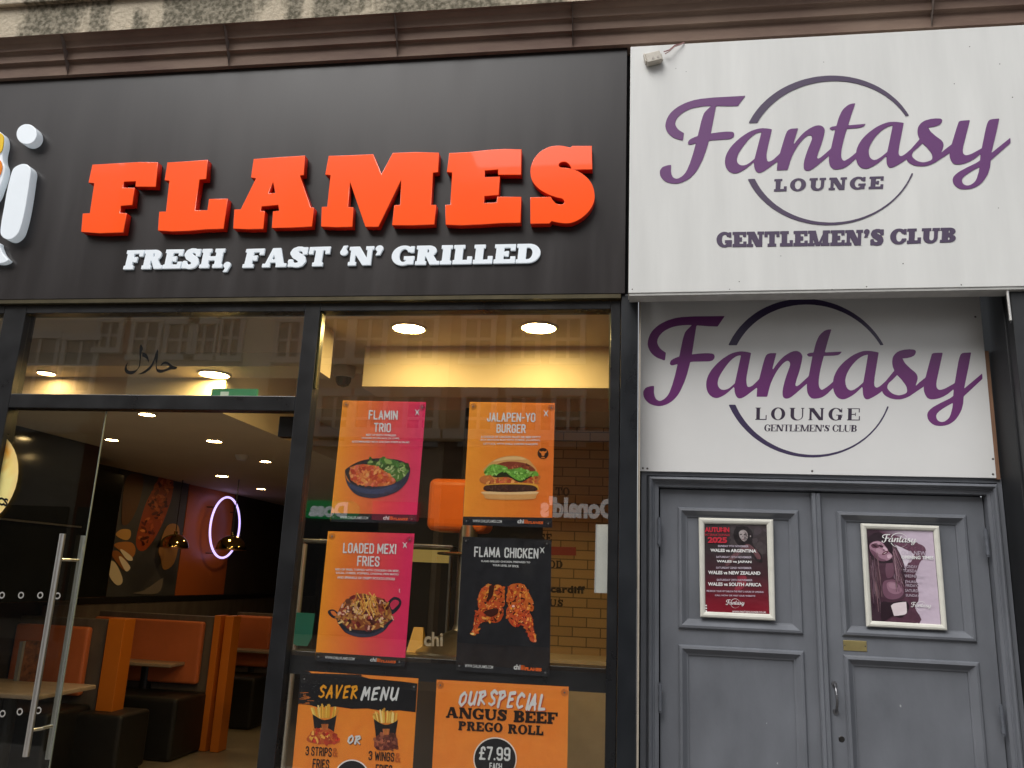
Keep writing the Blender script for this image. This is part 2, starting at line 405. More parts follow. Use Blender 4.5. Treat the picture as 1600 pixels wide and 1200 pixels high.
# ---- plain sans from the built in font, squeezed to a quad
def quadfn(q, y):
    """unit square (0..1, 0..1 up) onto four px corners TL,TR,BR,BL on plane y (projective-safe bilinear in world)"""
    w_ = [P(*p, y) for p in q]
    def f(u, v):
        t = w_[0].lerp(w_[1], u); b_ = w_[3].lerp(w_[2], u); return b_.lerp(t, v)
    return f
def sans_mesh(txt, bold=0.0, sp=1.0):
    cu = bpy.data.curves.new('lettering', 'FONT'); cu.body = txt; cu.size = 1; cu.space_character = sp; cu.offset = bold; cu.resolution_u = 3; cu.fill_mode = 'FRONT'
    ob = bpy.data.objects.new('lettering', cu); me = bpy.data.meshes.new_from_object(ob)
    bpy.data.objects.remove(ob); bpy.data.curves.remove(cu)
    co = np.empty(len(me.vertices) * 3); me.vertices.foreach_get('co', co); co = co.reshape(-1, 3)
    lo, hi = co.min(0), co.max(0)
    for v in me.vertices: v.co = ((v.co.x - lo[0]) / (hi[0] - lo[0]), (v.co.y - lo[1]) / (hi[1] - lo[1]), 0)
    return me
def sans(txt, q, y, m, parent, bold=0.02, sp=1.0, name='lettering'):
    me = sans_mesh(txt, bold, sp); f = quadfn(q, y)
    mapmesh(me, lambda u, v, h: f(u, v))
    if me.polygons and me.polygons[0].normal.y > 0: me.flip_normals()
    return link(name, me, m, parent)
def loops_to_quad(loops, wd, q, y): 
    f = quadfn(q, y); out = []
    for l in loops: out.append([(p.x, p.z) for p in (f(a_ / wd, b_) for a_, b_ in l)])
    return out
def slab_print(txt, q, y, m, parent, name='lettering', gap=.05, depth=0.0, **kw):
    g, wd = slab_text(txt, gap, **kw); lp = [l for _, ls in g for l in ls]
    return wall_loops(name, loops_to_quad(lp, wd, q, y), y, depth, m, parent)

# ---- printed pictures: flat patches of ink laid over each other
class Art:
    def __init__(s, org, sc, y): s.o = org; s.s = sc; s.y = y; s.v = []; s.f = []; s.c = []; s.k = 0
    def w(s, p): return P(s.o[0] + p[0] / s.s, s.o[1] + p[1] / s.s, s.y - 5e-6 * s.k)
    def poly(s, pts, col, smooth=False):
        if smooth: pts = crom(pts, 4)
        s.k += 1; k = len(s.v); s.v += [s.w(p) for p in pts]; s.f.append(tuple(range(k, k + len(pts)))); s.c.append([srgb(*col)] * len(pts)); return s
    def ell(s, cx, cy, rx, ry, col, n=18, rot=0):
        p = []
        for i in range(n):
            t = 2 * math.pi * i / n; x, y = rx * math.cos(t), ry * math.sin(t)
            p.append((cx + x * math.cos(rot) - y * math.sin(rot), cy + x * math.sin(rot) + y * math.cos(rot)))
        return s.poly(p, col)
    def blob(s, cx, cy, r, col, n=8, asp=1.0, rnd=random):
        a0 = rnd.random() * 6; rot = rnd.random() * 3; p = []
        for i in range(n):
            t = a0 + 2 * math.pi * i / n; rr = r * (.6 + .6 * rnd.random()); x, y = rr * math.cos(t), rr * asp * math.sin(t)
            p.append((cx + x * math.cos(rot) - y * math.sin(rot), cy + x * math.sin(rot) + y * math.cos(rot)))
        return s.poly(p, col)
    def inside(s, pts, x, y):
        r = False; n = len(pts)
        for i in range(n):
            x0, y0 = pts[i][:2]; x1, y1 = pts[(i + 1) % n][:2]
            if (y0 > y) != (y1 > y) and x < (x1 - x0) * (y - y0) / (y1 - y0) + x0: r = not r
        return r
    def scatter(s, region, cols, n, r, asp=1.0, ja=16):
        xs = [p[0] for p in region]; ys = [p[1] for p in region]; k = 0; tr = 0
        while k < n and tr < n * 20:
            tr += 1; x = random.uniform(min(xs), max(xs)); y = random.uniform(min(ys), max(ys))
            if s.inside(region, x, y): s.blob(x, y, r * random.uniform(.6, 1.3), jit(random.choice(cols), ja), asp=asp); k += 1
        return s
    def stick(s, x0, y0, x1, y1, w_, col):
        d = math.hypot(x1 - x0, y1 - y0); nx, ny = -(y1 - y0) / d * w_, (x1 - x0) / d * w_
        return s.poly([(x0 + nx, y0 + ny), (x1 + nx, y1 + ny), (x1 - nx, y1 - ny), (x0 - nx, y0 - ny)], col)
    def build(s, name, parent, m=None):
        me = bpy.data.meshes.new(name); me.from_pydata([tuple(v) for v in s.v], [], s.f); me.update()
        ca = me.color_attributes.new('Ink', 'FLOAT_COLOR', 'CORNER'); i = 0
        for cols in s.c:
            for c in cols: ca.data[i].color = (*c, 1); i += 1
        for p in me.polygons:
            if p.normal.y > 0: p.flip()
        return link(name, me, m or PRINT, parent)
def jit(c, a_=16): 
    d = random.uniform(-a_, a_); return tuple(max(0, min(255, x + d + random.uniform(-a_ / 3, a_ / 3))) for x in c)
def sheet(name, q, y, parent, colfn, nx=14, ny=14, thick=0.0012, m=None):
    """thin printed sheet with ink colours from colfn(u,v)"""
    f = quadfn(q, y); v = []; fc = []; cs = []
    for j in range(ny + 1):
        for i in range(nx + 1): v.append(tuple(f(i / nx, j / ny))); cs.append(srgb(*colfn(i / nx, j / ny)))
    n = len(v); v += [(x, y_ + thick, z) for x, y_, z in v]
    for j in range(ny):
        for i in range(nx):
            a_ = j * (nx + 1) + i; fc.append((a_, a_ + 1, a_ + nx + 2, a_ + nx + 1)); fc.append(tuple(x + n for x in (a_ + nx + 1, a_ + nx + 2, a_ + 1, a_)))
    rim = [i for i in range(nx + 1)] + [j * (nx + 1) + nx for j in range(1, ny + 1)] + [ny * (nx + 1) + i for i in range(nx - 1, -1, -1)] + [j * (nx + 1) for j in range(ny - 1, 0, -1)]
    for i in range(len(rim)):
        a_, b_ = rim[i], rim[(i + 1) % len(rim)]; fc.append((a_, a_ + n, b_ + n, b_))
    me = bpy.data.meshes.new(name); me.from_pydata(v, [], fc); me.update()
    ca = me.color_attributes.new('Ink', 'FLOAT_COLOR', 'POINT')
    for i in range(2 * n): ca.data[i].color = (*cs[i % n], 1)
    return link(name, me, m or PRINT, parent)
def mixc(a_, b_, t): t = max(0, min(1, t)); return tuple(x + (y - x) * t for x, y in zip(a_, b_))

# ================================================================== MATERIALS USED
BLACKPC = mat('black powder coat', (0.012, 0.0125, 0.014), rough=0.32, noise=0.25, nscale=5, rnoise=0.08, bump=0.03, bscale=30)
BLACKPIER = mat('black gloss paint', (0.011, 0.013, 0.016), rough=0.30, noise=0.35, nscale=4, stretch=(1, 1, .5), rnoise=0.1, bump=0.05, bscale=14)
GREY = mat('grey door paint', (0.138, 0.147, 0.166), rough=0.42, noise=0.15, nscale=5, stretch=(1, 1, .5), rnoise=0.10, bump=0.08, bscale=50)
GREYD = mat('grey hinge paint', (0.11, 0.12, 0.14), rough=0.4, noise=0.12, nscale=30)
WHITEB = mat('white sign sheet', (0.69, 0.695, 0.675), rough=0.38, noise=0.075, nscale=3.6, stretch=(1.6, 1, .2), bump=0.02, bscale=6)
WHITEB2 = mat('white panel sheet', (0.70, 0.70, 0.69), rough=0.28, noise=0.03, nscale=2.5)
DIRT = mat('dark dirt', (0.05, 0.045, 0.04), rough=0.9)
STEEL = mat('brushed steel', (0.74, 0.72, 0.68), rough=0.36, metal=1, noise=0.1, nscale=20, stretch=(1, 1, .1))
BRASS = mat('brass', (0.62, 0.50, 0.22), rough=0.35, metal=1, noise=0.15, nscale=14, rnoise=0.1)
WOOD = mat('raw timber edge', (0.20, 0.105, 0.06), rough=0.7, noise=0.35, nscale=14, stretch=(6, 6, .6))
CREAMLINE = mat('cream sealant', (0.50, 0.44, 0.36), rough=0.6, noise=0.15, nscale=12)
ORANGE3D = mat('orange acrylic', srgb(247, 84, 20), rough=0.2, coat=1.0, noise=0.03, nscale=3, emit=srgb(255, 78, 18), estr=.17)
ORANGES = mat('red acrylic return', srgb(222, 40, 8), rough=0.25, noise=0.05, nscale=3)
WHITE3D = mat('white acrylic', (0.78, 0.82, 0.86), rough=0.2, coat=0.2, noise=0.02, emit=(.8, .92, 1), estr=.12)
YELLOW3D = mat('yellow acrylic', srgb(250, 205, 20), rough=0.2); AMBER3D = mat('amber acrylic', srgb(250, 145, 20), rough=0.2)

# ================================================================== STREET SETTING
GROUNDM = mat('asphalt', (0.05, 0.05, 0.052), rough=0.9, noise=0.3, nscale=30, bump=0.3, bscale=90)
PAVEM = mat('paving slabs', (0.22, 0.205, 0.19), rough=0.85, noise=0.2, nscale=2.2, bump=0.15, bscale=40)
o = MB().box(-90, 90, -9.2, -3.2 - .02, -.35, -.13).build('road', GROUNDM); tag(o, kind='structure')
mb = MB().box(-90, 90, -3.05, -.12, -.35, 0)
for i in range(-16, 12): mb.box(i * .6 + .3, i * .6 + .892, -3.04, -.13, 0, .006)
o = mb.build('pavement', PAVEM); tag(o, kind='structure')
o = MB().box(-90, 90, -3.21, -3.055, -.35, .002).build('kerb', mat('granite kerb', (0.25, 0.24, 0.23), rough=.8, noise=.25, nscale=20)); tag(o, kind='structure')
o = MB().box(-90, 90, -16, -9.21, -.35, 0).build('far_pavement', PAVEM); tag(o, kind='structure')
o = MB().box(-400, 400, -400, 400, -.7, -.36).build('ground', GROUNDM); tag(o, kind='structure')

# ================================================================== THE BUILDING FRONT
bld = thing('stone_building', (-1.5, 0.1, 0), 'old stone building front with mossy pale band and brown moulded cornice above the shop signs', 'building')
STONE = bpy.data.materials.new('weathered stone'); STONE.use_nodes = True
n = STONE.node_tree.nodes; L = STONE.node_tree.links; b = n['Principled BSDF']; b.inputs['Roughness'].default_value = .9
tc = n.new('ShaderNodeTexCoord'); mp = n.new('ShaderNodeMapping'); mp.inputs['Scale'].default_value = (1, 1, .25); L.new(tc.outputs['Object'], mp.inputs[0])
n1 = n.new('ShaderNodeTexNoise'); n1.inputs['Scale'].default_value = 3.1; n1.inputs['Detail'].default_value = 5; n1.inputs['Roughness'].default_value = .55; L.new(mp.outputs[0], n1.inputs['Vector'])
n2 = n.new('ShaderNodeTexNoise'); n2.inputs['Scale'].default_value = 42; n2.inputs['Detail'].default_value = 6; L.new(tc.outputs['Object'], n2.inputs['Vector'])
c1 = n.new('ShaderNodeValToRGB'); c1.color_ramp.elements[0].position = .53; c1.color_ramp.elements[1].position = .60
c1.color_ramp.elements[0].color = (*srgb(148, 140, 122), 1); c1.color_ramp.elements[1].color = (*srgb(196, 184, 162), 1)
c2 = n.new('ShaderNodeValToRGB'); c2.color_ramp.elements[0].position = .38; c2.color_ramp.elements[1].position = .62
c2.color_ramp.elements[0].color = (.36, .36, .32, 1); c2.color_ramp.elements[1].color = (1, 1, 1, 1)
ad = n.new('ShaderNodeMath'); ad.operation = 'MULTIPLY_ADD'; ad.inputs[1].default_value = .55; ad.inputs[2].default_value = -.09; ad.use_clamp = True
mx = n.new('ShaderNodeMix'); mx.data_type = 'RGBA'; mx.blend_type = 'MULTIPLY'
L.new(n1.outputs[0], c1.inputs[0]); L.new(n2.outputs[0], c2.inputs[0]); L.new(c1.outputs[0], mx.inputs[6]); L.new(c2.outputs[0], mx.inputs[7])
inv = n.new('ShaderNodeMapRange'); inv.inputs[1].default_value = .54; inv.inputs[2].default_value = .62; inv.inputs[3].default_value = 1; inv.inputs[4].default_value = .15
L.new(n1.outputs[0], inv.inputs[0]); L.new(inv.outputs[0], mx.inputs[0]); L.new(mx.outputs[2], b.inputs['Base Color'])
bp = n.new('ShaderNodeBump'); bp.inputs['Strength'].default_value = .5; bp.inputs['Distance'].default_value = .02; L.new(n2.outputs[0], bp.inputs['Height']); L.new(bp.outputs[0], b.inputs['Normal'])
CORN = mat('brown cornice paint', srgb(104, 80, 70), rough=0.75, col2=srgb(142, 120, 104), nscale=1.6, stretch=(1, 1, 3), bump=0.12, bscale=25)
XL, XR = -7.0, 4.2
zc = lambda row, y: P(0, row, y).z
# cornice profile from the wall outwards and up (y, z)
za, zb_, zd = zc(127, -.052), zc(104, -.078), zc(86, -.104)
prof = [(.02, za), (-.078, za), (-.078, zb_ - .006), (-.083, zb_), (-.104, zb_), (-.104, zd - .014), (-.108, zd - .006), (-.116, zd), (-.128, zd), (-.130, zd + .012), (-.142, zd + .035), (-.160, zc(65, -.160)), (-.166, zc(62.5, -.166)), (-.186, zc(62.5, -.166) + .001), (-.186, zc(58.5, -.186)), (-.05, zc(58.5, -.186) + .02), (.02, zc(58.5, -.186) + .02)]
mb = MB(); v = []
for x in (XL, XR): v += [(x, y, z) for y, z in prof]
k = len(prof); mb.add(v, [(i, (i + 1) % k, (i + 1) % k + k, i + k) for i in range(k)] + [tuple(range(k)), tuple(range(2 * k - 1, k - 1, -1))])
mb.build('cornice', CORN, bld)
for px in (101, 352, 616, 893, 1467):
    mj = MB(); x = P(px, 60, -.15).x
    pj = [(y - .0012 if y < 0 else y, z - .0012) for y, z in prof[1:15]]; v = []
    for xx in (x - .001, x + .001): v += [(xx, y, z) for y, z in pj]
    k = len(pj); mj.add(v, [(i, i + 1, i + 1 + k, i + k) for i in range(k - 1)] + [tuple(range(k)), tuple(range(2 * k - 1, k - 1, -1))])
    mj.build('mortar_joint', mat('cornice joint', (0.21, 0.168, 0.145), rough=.9, noise=.3), bld)
zt = prof[-1][1]
MB().box(XL, XR, -.05, .3, zt + .002, zt + .62).build('stone_band', STONE, bld)
zl = P(0, 7, -.085).z
MB().box(XL, XR, -.085, -.0505, zl, zl + .12).build('stone_ledge', STONE, bld, bevel=.008)
MB().box(XL, XR, -.05, .3, zt + .623, zt + 6).build('upper_wall', mat('upper stone', srgb(150, 140, 122), rough=.9, noise=.2, nscale=5, bump=.3), bld)
zF = P(300, 465, -.05).z          # fascia underside
xb0_ = P(996, 700, -.035).x
MB().box(XL, xb0_, .021, .3, zF + .01, zt - .001).box(xb0_ + .0005, XR, .021, .3, zF + .12, zt - .001).build('backing_wall', mat('dark backing', (.012, .012, .013), rough=.8), bld)
# piers
xa, xb = P(968, 700, 0).x, P(996, 700, -.035).x
MB().box(xa + .001, xb, -.035, .32, 0, zF).build('pier', BLACKPIER, bld, bevel=.004)
x1 = P(1565, 750, .13).x
MB().box(x1 + .002, x1 + .9, -.048, .36, 0, zF + .1).build('pier', mat('matt black paint', (.010, .011, .013), rough=.6, noise=.3, nscale=4), bld, bevel=.003)
MB().box(x1 + .010, x1 + .9, -.112, -.0485, 0, zF - .03).build('pilaster', mat('dark grey pilaster', (.02, .021, .023), rough=.4, noise=.3, nscale=5), bld, bevel=.003)
MB().box(xb + .003, xb + .012, -.02, .1, 0, zF).build('edge_bead', CREAMLINE, bld)
MB().box(xb + .013, P(1003, 800, .13).x - .001, .15, .25, 0, zF + .1).build('shadow_gap', mat('gap dark', (.012, .008, .008), rough=.8), bld)

# ================================================================== BLACK FASCIA SIGN
FY = -.05
fq = [P(p[0], p[1], FY) for p in ((978, 461), (-30, 469))]
xR = P(978, 300, FY).x
fas = thing('shop_sign', (-1.6, FY, zF), 'black shop fascia reading FLAMES in raised orange letters over FRESH, FAST ‘N’ GRILLED', 'shop sign')
FASM = mat('black fascia sheet', (0.0215, 0.0178, 0.0178), rough=0.33, noise=0.22, nscale=1.6, stretch=(3, 1, .3), rnoise=0.06, spec=.45)
MB().box(-6.5, xR, FY, .018, zF, zt - .03).build('sign_panel', FASM, fas, bevel=.002)
MB().box(-6.5, xR - .02, FY + .003, FY + .03, zF - .022, zF - .001).build('trim', mat('gilt trim', (.10, .085, .05), rough=.35, metal=.6, noise=.3, nscale=6), fas)
def zp(org, sc, pts): return [((org[0] + p[0] / sc, org[1] + p[1] / sc), len(p) > 2) for p in pts]
def face(org, sc, pts, y, smooth):
    if smooth: pts = crom(pts, 6)
    return [(q.x, q.z) for q in (P(org[0] + p[0] / sc, org[1] + p[1] / sc, y) for p in pts)]
LD = .046; LY = FY - LD
D_, E_, F_ = ((120, 220), 5.714), ((360, 220), 4.706), ((680, 210), 5.714)
letters = [
 (D_, [[(138, 212), (380, 198), (560, 188), (724, 190), (705, 410), (521, 408), (527, 360), (420, 364), (412, 418), (515, 418), (495, 572), (393, 580), (385, 642), (445, 645), (415, 817), (200, 825), (38, 812), (52, 648), (115, 645), (155, 377), (103, 373)]]),
 (D_, [[(808, 192), (1000, 181), (1168, 168), (1155, 340), (1095, 346), (1055, 620), (1165, 618), (1180, 518), (1347, 515), (1310, 785), (1150, 790), (1000, 803), (850, 808), (723, 800), (735, 632), (795, 630), (825, 356), (783, 351)]]),
 (E_, [[(170, 133), (380, 118), (548, 107), (540, 250), (512, 255), (590, 488), (614, 490), (600, 630), (450, 638), (304, 640), (312, 518), (358, 513), (350, 471), (230, 482), (222, 515), (252, 515), (242, 647), (130, 650), (20, 645), (28, 504), (75, 503), (187, 275), (150, 270)], [(313, 303), (329, 382), (279, 386)]]),
 (E_, [[(722, 110), (900, 104), (1050, 97), (1110, 245), (1193, 88), (1360, 81), (1533, 86), (1528, 230), (1490, 234), (1475, 470), (1513, 470), (1500, 615), (1340, 621), (1188, 620), (1204, 472), (1247, 470), (1255, 288), (1088, 632), (992, 632), (879, 303), (865, 485), (904, 488), (897, 632), (780, 635), (666, 630), (671, 485), (711, 483), (735, 252), (696, 248)]]),
 (F_, [[(125, 165), (300, 156), (480, 136), (620, 128), (770, 132), (767, 360), (560, 360), (560, 313), (444, 322), (440, 380), (577, 375), (567, 540), (440, 550), (435, 612), (548, 606), (552, 555), (767, 556), (762, 788), (600, 791), (400, 804), (230, 811), (93, 805), (88, 628), (135, 626), (150, 340), (103, 335)]]),
]
for org, loops in letters:
    lp = [face(*org, l, LY, False) for l in loops]
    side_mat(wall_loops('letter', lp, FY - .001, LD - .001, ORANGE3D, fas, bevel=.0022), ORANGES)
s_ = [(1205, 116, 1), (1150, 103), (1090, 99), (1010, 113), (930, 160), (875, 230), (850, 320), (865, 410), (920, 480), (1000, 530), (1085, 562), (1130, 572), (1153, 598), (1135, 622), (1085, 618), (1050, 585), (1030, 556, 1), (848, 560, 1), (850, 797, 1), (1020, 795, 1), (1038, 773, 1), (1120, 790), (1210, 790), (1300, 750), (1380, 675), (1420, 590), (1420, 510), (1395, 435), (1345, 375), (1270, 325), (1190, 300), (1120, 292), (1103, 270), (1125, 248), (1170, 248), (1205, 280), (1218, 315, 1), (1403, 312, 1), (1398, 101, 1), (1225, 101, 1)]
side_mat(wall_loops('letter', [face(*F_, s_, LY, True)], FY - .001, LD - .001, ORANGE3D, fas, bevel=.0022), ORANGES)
# white strapline, one letter each
def strap(txt, q, y, kw):
    g, wd = slab_text(txt, .05, **kw)
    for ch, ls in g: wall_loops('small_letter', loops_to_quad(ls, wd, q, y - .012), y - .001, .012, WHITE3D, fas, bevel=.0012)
kw = dict(s=.33, t=.215, k=.19, sl=.07)
strap('FRESH,', [(199, 391), (366, 388), (360, 418), (192, 421)], FY, kw)
strap('FAST', [(385, 389), (517, 385), (512, 415.5), (378, 418.5)], FY, kw)
strap('‘N’', [(532, 386), (600, 384), (597, 413.5), (528, 415.5)], FY, kw)
strap('GRILLED', [(614, 384.5), (846, 380.5), (843, 410.5), (610, 414.5)], FY, kw)
G_ = ((0, 180), 5.0)
WD = .055; WY = FY - WD
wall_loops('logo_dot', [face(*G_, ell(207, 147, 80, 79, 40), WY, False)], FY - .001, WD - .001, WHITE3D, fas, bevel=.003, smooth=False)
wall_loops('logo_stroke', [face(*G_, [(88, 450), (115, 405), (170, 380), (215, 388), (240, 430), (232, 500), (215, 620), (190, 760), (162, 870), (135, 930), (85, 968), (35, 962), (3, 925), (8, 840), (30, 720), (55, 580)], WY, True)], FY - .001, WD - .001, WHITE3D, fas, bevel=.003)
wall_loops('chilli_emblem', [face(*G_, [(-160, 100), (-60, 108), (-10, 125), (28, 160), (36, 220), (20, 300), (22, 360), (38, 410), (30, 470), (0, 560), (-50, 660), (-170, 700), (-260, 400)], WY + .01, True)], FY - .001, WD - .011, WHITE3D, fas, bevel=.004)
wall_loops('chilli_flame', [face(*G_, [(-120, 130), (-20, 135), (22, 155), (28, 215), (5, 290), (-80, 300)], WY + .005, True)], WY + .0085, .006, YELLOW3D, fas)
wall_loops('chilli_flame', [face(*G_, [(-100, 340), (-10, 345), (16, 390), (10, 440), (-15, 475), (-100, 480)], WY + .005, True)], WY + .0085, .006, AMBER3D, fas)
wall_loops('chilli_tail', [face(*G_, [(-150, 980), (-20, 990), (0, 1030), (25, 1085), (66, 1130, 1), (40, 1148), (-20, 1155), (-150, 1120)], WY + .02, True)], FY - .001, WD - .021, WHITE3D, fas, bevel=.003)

# ================================================================== LOGO ARTWORK (traced once, laid on both white boards)
A_, B_, C_ = ((1000, 460), 6.0), ((1180, 500), 7.5), ((1350, 520), 7.5)
PANY = .115
def tr(org, pts, smooth=True):
    pts = crom(pts, 5) if smooth else pts
    return [(q.x, q.z) for q in (P(org[0][0] + p[0] / org[1], org[0][1] + p[1] / org[1], PANY) for p in pts)]
F1 = [(795, 203, 1), (620, 205), (480, 207), (330, 222), (200, 272), (110, 350), (72, 450), (92, 530), (150, 588), (234, 622, 1), (243, 547, 1), (190, 508), (162, 455), (175, 400), (225, 345), (310, 305), (420, 288), (520, 290), (640, 299), (727, 302, 1)]
F2 = [(530, 285, 1), (500, 480), (485, 570), (465, 660), (435, 770), (400, 860), (350, 950), (280, 1015), (190, 1047), (100, 1030), (45, 980), (30, 920), (50, 880), (90, 862), (132, 857, 1), (132, 930), (150, 980), (190, 998), (240, 970), (280, 910), (320, 790), (360, 620), (388, 480), (410, 390), (430, 345), (470, 305), (490, 285, 1)]
F3 = [(281, 640), (300, 612), (370, 582), (490, 562), (600, 552), (680, 556), (700, 580), (690, 610), (655, 627), (560, 629), (470, 633), (380, 646), (310, 665), (285, 660)]
a1o = [(1042, 548, 1), (990, 537), (930, 535), (850, 557), (760, 615), (680, 695), (635, 770), (620, 840), (630, 905), (660, 950), (710, 972), (760, 960), (820, 922), (900, 850, 1), (960, 640, 1)]
a1c = [(950, 570, 1), (900, 582), (840, 630), (780, 710), (740, 780), (728, 840), (745, 880), (780, 895), (830, 883), (892, 832, 1), (912, 760), (930, 680)]
a1s = [(1042, 548, 1), (1020, 660), (998, 780), (1000, 840), (1012, 867), (1045, 860), (1080, 832), (1130, 780, 1), (1115, 858, 1), (1050, 908), (980, 960), (935, 976), (905, 960), (888, 915), (885, 860), (905, 760), (930, 650), (950, 555, 1)]
nn = [(248, 388, 1), (220, 500), (192, 606, 1), (250, 520), (320, 440), (400, 385), (470, 362), (520, 375), (548, 410), (550, 460), (520, 590), (490, 680), (471, 755), (482, 775), (512, 763), (560, 720), (630, 655, 1), (607, 745, 1), (540, 805), (450, 882), (400, 915), (360, 922), (330, 905), (320, 865), (325, 800), (350, 700), (388, 590), (408, 530), (402, 492), (372, 480), (325, 510), (270, 575), (220, 660), (180, 750), (155, 840), (140, 900, 1), (16, 900, 1), (25, 780), (47, 690), (80, 560), (108, 460), (130, 412), (170, 390)]
tt = [(893, 110, 1), (850, 250), (815, 380), (785, 490), (760, 600), (745, 700), (748, 780), (775, 817), (810, 805), (860, 770), (918, 720, 1), (915, 795, 1), (850, 860), (780, 907), (700, 923), (650, 910), (615, 860), (605, 790), (610, 735), (630, 640), (660, 480), (690, 350), (715, 260), (750, 185), (800, 135), (845, 113)]
tb = [(606, 405), (640, 385), (690, 382), (860, 378), (1017, 370, 1), (985, 405), (930, 418), (800, 422), (690, 425), (632, 429)]
a2o = [(1447, 380, 1), (1390, 368), (1320, 361), (1250, 368), (1150, 410), (1050, 482), (970, 570), (925, 660), (911, 740), (913, 800), (935, 870), (975, 915), (1030, 930), (1090, 912), (1170, 862), (1262, 775, 1), (1320, 500, 1)]
a2c = [(1322, 405, 1), (1260, 423), (1190, 470), (1120, 550), (1075, 630), (1055, 705), (1065, 775), (1090, 812), (1130, 825), (1190, 797), (1268, 730, 1), (1290, 640), (1310, 520)]
a2s = [(1447, 380, 1), (1425, 520), (1400, 670), (1394, 745), (1404, 782), (1430, 791), (1475, 765), (1540, 705), (1635, 608, 1), (1640, 665, 1), (1485, 832), (1405, 890), (1330, 928), (1288, 922), (1265, 880), (1258, 800), (1268, 720), (1290, 600), (1324, 395, 1)]
ss = [(355, 442, 1), (335, 390), (330, 330), (345, 272), (395, 222), (470, 198), (550, 193), (600, 205), (605, 240), (575, 275), (510, 296), (450, 300, 1), (480, 355), (545, 420), (600, 465), (628, 515), (620, 575), (598, 632, 1), (650, 580), (722, 523, 1), (702, 628, 1), (640, 670), (570, 720), (510, 755), (440, 778), (370, 780), (300, 765), (240, 730), (214, 690), (210, 645), (230, 600), (300, 510)]
sc_ = [(388, 495, 1), (440, 550), (490, 620), (505, 670), (495, 705), (450, 725), (400, 732), (340, 715), (295, 680), (272, 640), (290, 590), (340, 545)]
y1 = [(923, 233, 1), (895, 360), (865, 500), (848, 585), (852, 640), (880, 668), (930, 660), (990, 632), (1060, 590, 1), (1055, 655, 1), (980, 718), (890, 765), (800, 780), (745, 765), (710, 710), (700, 640), (720, 525), (755, 390), (790, 262), (800, 242, 1), (840, 235)]
y2 = [(1255, 230, 1), (1225, 400), (1195, 540), (1172, 655, 1), (1280, 565), (1385, 475, 1), (1388, 540, 1), (1168, 745, 1), (1160, 840), (1130, 930), (1070, 1020), (990, 1075), (900, 1092), (820, 1080), (760, 1030), (740, 970), (755, 920), (810, 870), (900, 820), (1000, 772), (1045, 740, 1), (1052, 660), (1080, 480), (1105, 340), (1125, 270), (1150, 240), (1200, 232)]
y2c = [(1043, 820, 1), (960, 865), (880, 920), (848, 960), (850, 1003), (875, 1035), (915, 1045), (960, 1030), (1000, 990), (1020, 940), (1035, 880)]
prims = [('+', 'p', tr(A_, a1o)), ('-', 'p', tr(A_, a1c)), ('+', 'p', tr(A_, a1s)), ('+', 'p', tr(B_, nn)), ('+', 'p', tr(B_, tt)), ('+', 'p', tr(B_, tb))]
# second a, s and y: build each before joining so that counters stay open
def bounds(ls): 
    xs = [p[0] for l in ls for p in l]; ys = [p[1] for l in ls for p in l]; return (min(xs), min(ys), max(xs), max(ys))
STEP = .0042
big = prims + [('+', 'p', tr(B_, a2o)), ('-', 'p', tr(B_, a2c)), ('+', 'p', tr(B_, a2s)), ('+', 'p', tr(C_, ss)), ('-', 'p', tr(C_, sc_)), ('+', 'p', tr(C_, y1)), ('+', 'p', tr(C_, y2)), ('-', 'p', tr(C_, y2c)), ('+', 'p', tr(A_, F1)), ('+', 'p', tr(A_, F2)), ('+', 'p', tr(A_, F3))]
LOGO_SCRIPT = outline(big, bounds([d for _, _, d in big]), STEP)
def fitcircle(pp):
    A = []; bb = []
    for px in pp: q = P(*px, PANY); A.append((q.x, q.z, 1)); bb.append(q.x ** 2 + q.z ** 2)
    s = np.linalg.lstsq(np.array(A), np.array(bb), rcond=None)[0]; cx, cz = s[0] / 2, s[1] / 2
    return cx, cz, math.sqrt(s[2] + cx * cx + cz * cz)
oc = fitcircle([(1139, 540), (1262, 464), (1379, 538), (1386.3, 635), (1268, 718), (1140, 633), (1190, 484)])
ic = fitcircle([(1151.7, 540), (1262, 474), (1374, 539), (1384.8, 635), (1268, 713), (1151, 633)])
gz1, gz0 = P(1262, 539.5, PANY).z, P(1262, 633.5, PANY).z
ring = [('+', 'p', ell(oc[0], oc[1], oc[2], oc[2], 120)), ('-', 'p', ell(ic[0], ic[1], ic[2], ic[2], 120)), ('-', 'p', rect(-1, gz0, 3, gz1))]
LOGO_RING = outline(ring, (oc[0] - oc[2], oc[1] - oc[2], oc[0] + oc[2], oc[1] + oc[2]), STEP)
# affine from lower to upper board
BOY = -.145
cor = [((1132.5, 494), (1164.8, 150)), ((1534.7, 583), (1578, 214.8)), ((1262, 464), (1300, 115)), ((1268, 718), (1300, 354.8)), ((1005, 613), (1031, 268)), ((1299, 514.7), (1335, 163)), ((1467, 665.6), (1508, 296))]
A = np.array([(P(*l, PANY).x, P(*l, PANY).z, 1) for l, u in cor]); Bm = np.array([(P(*u, BOY).x, P(*u, BOY).z) for l, u in cor])
AFF = np.linalg.lstsq(A, Bm, rcond=None)[0]
def aff(loops): return [[tuple(np.array((x, z, 1)) @ AFF) for x, z in l] for l in loops]

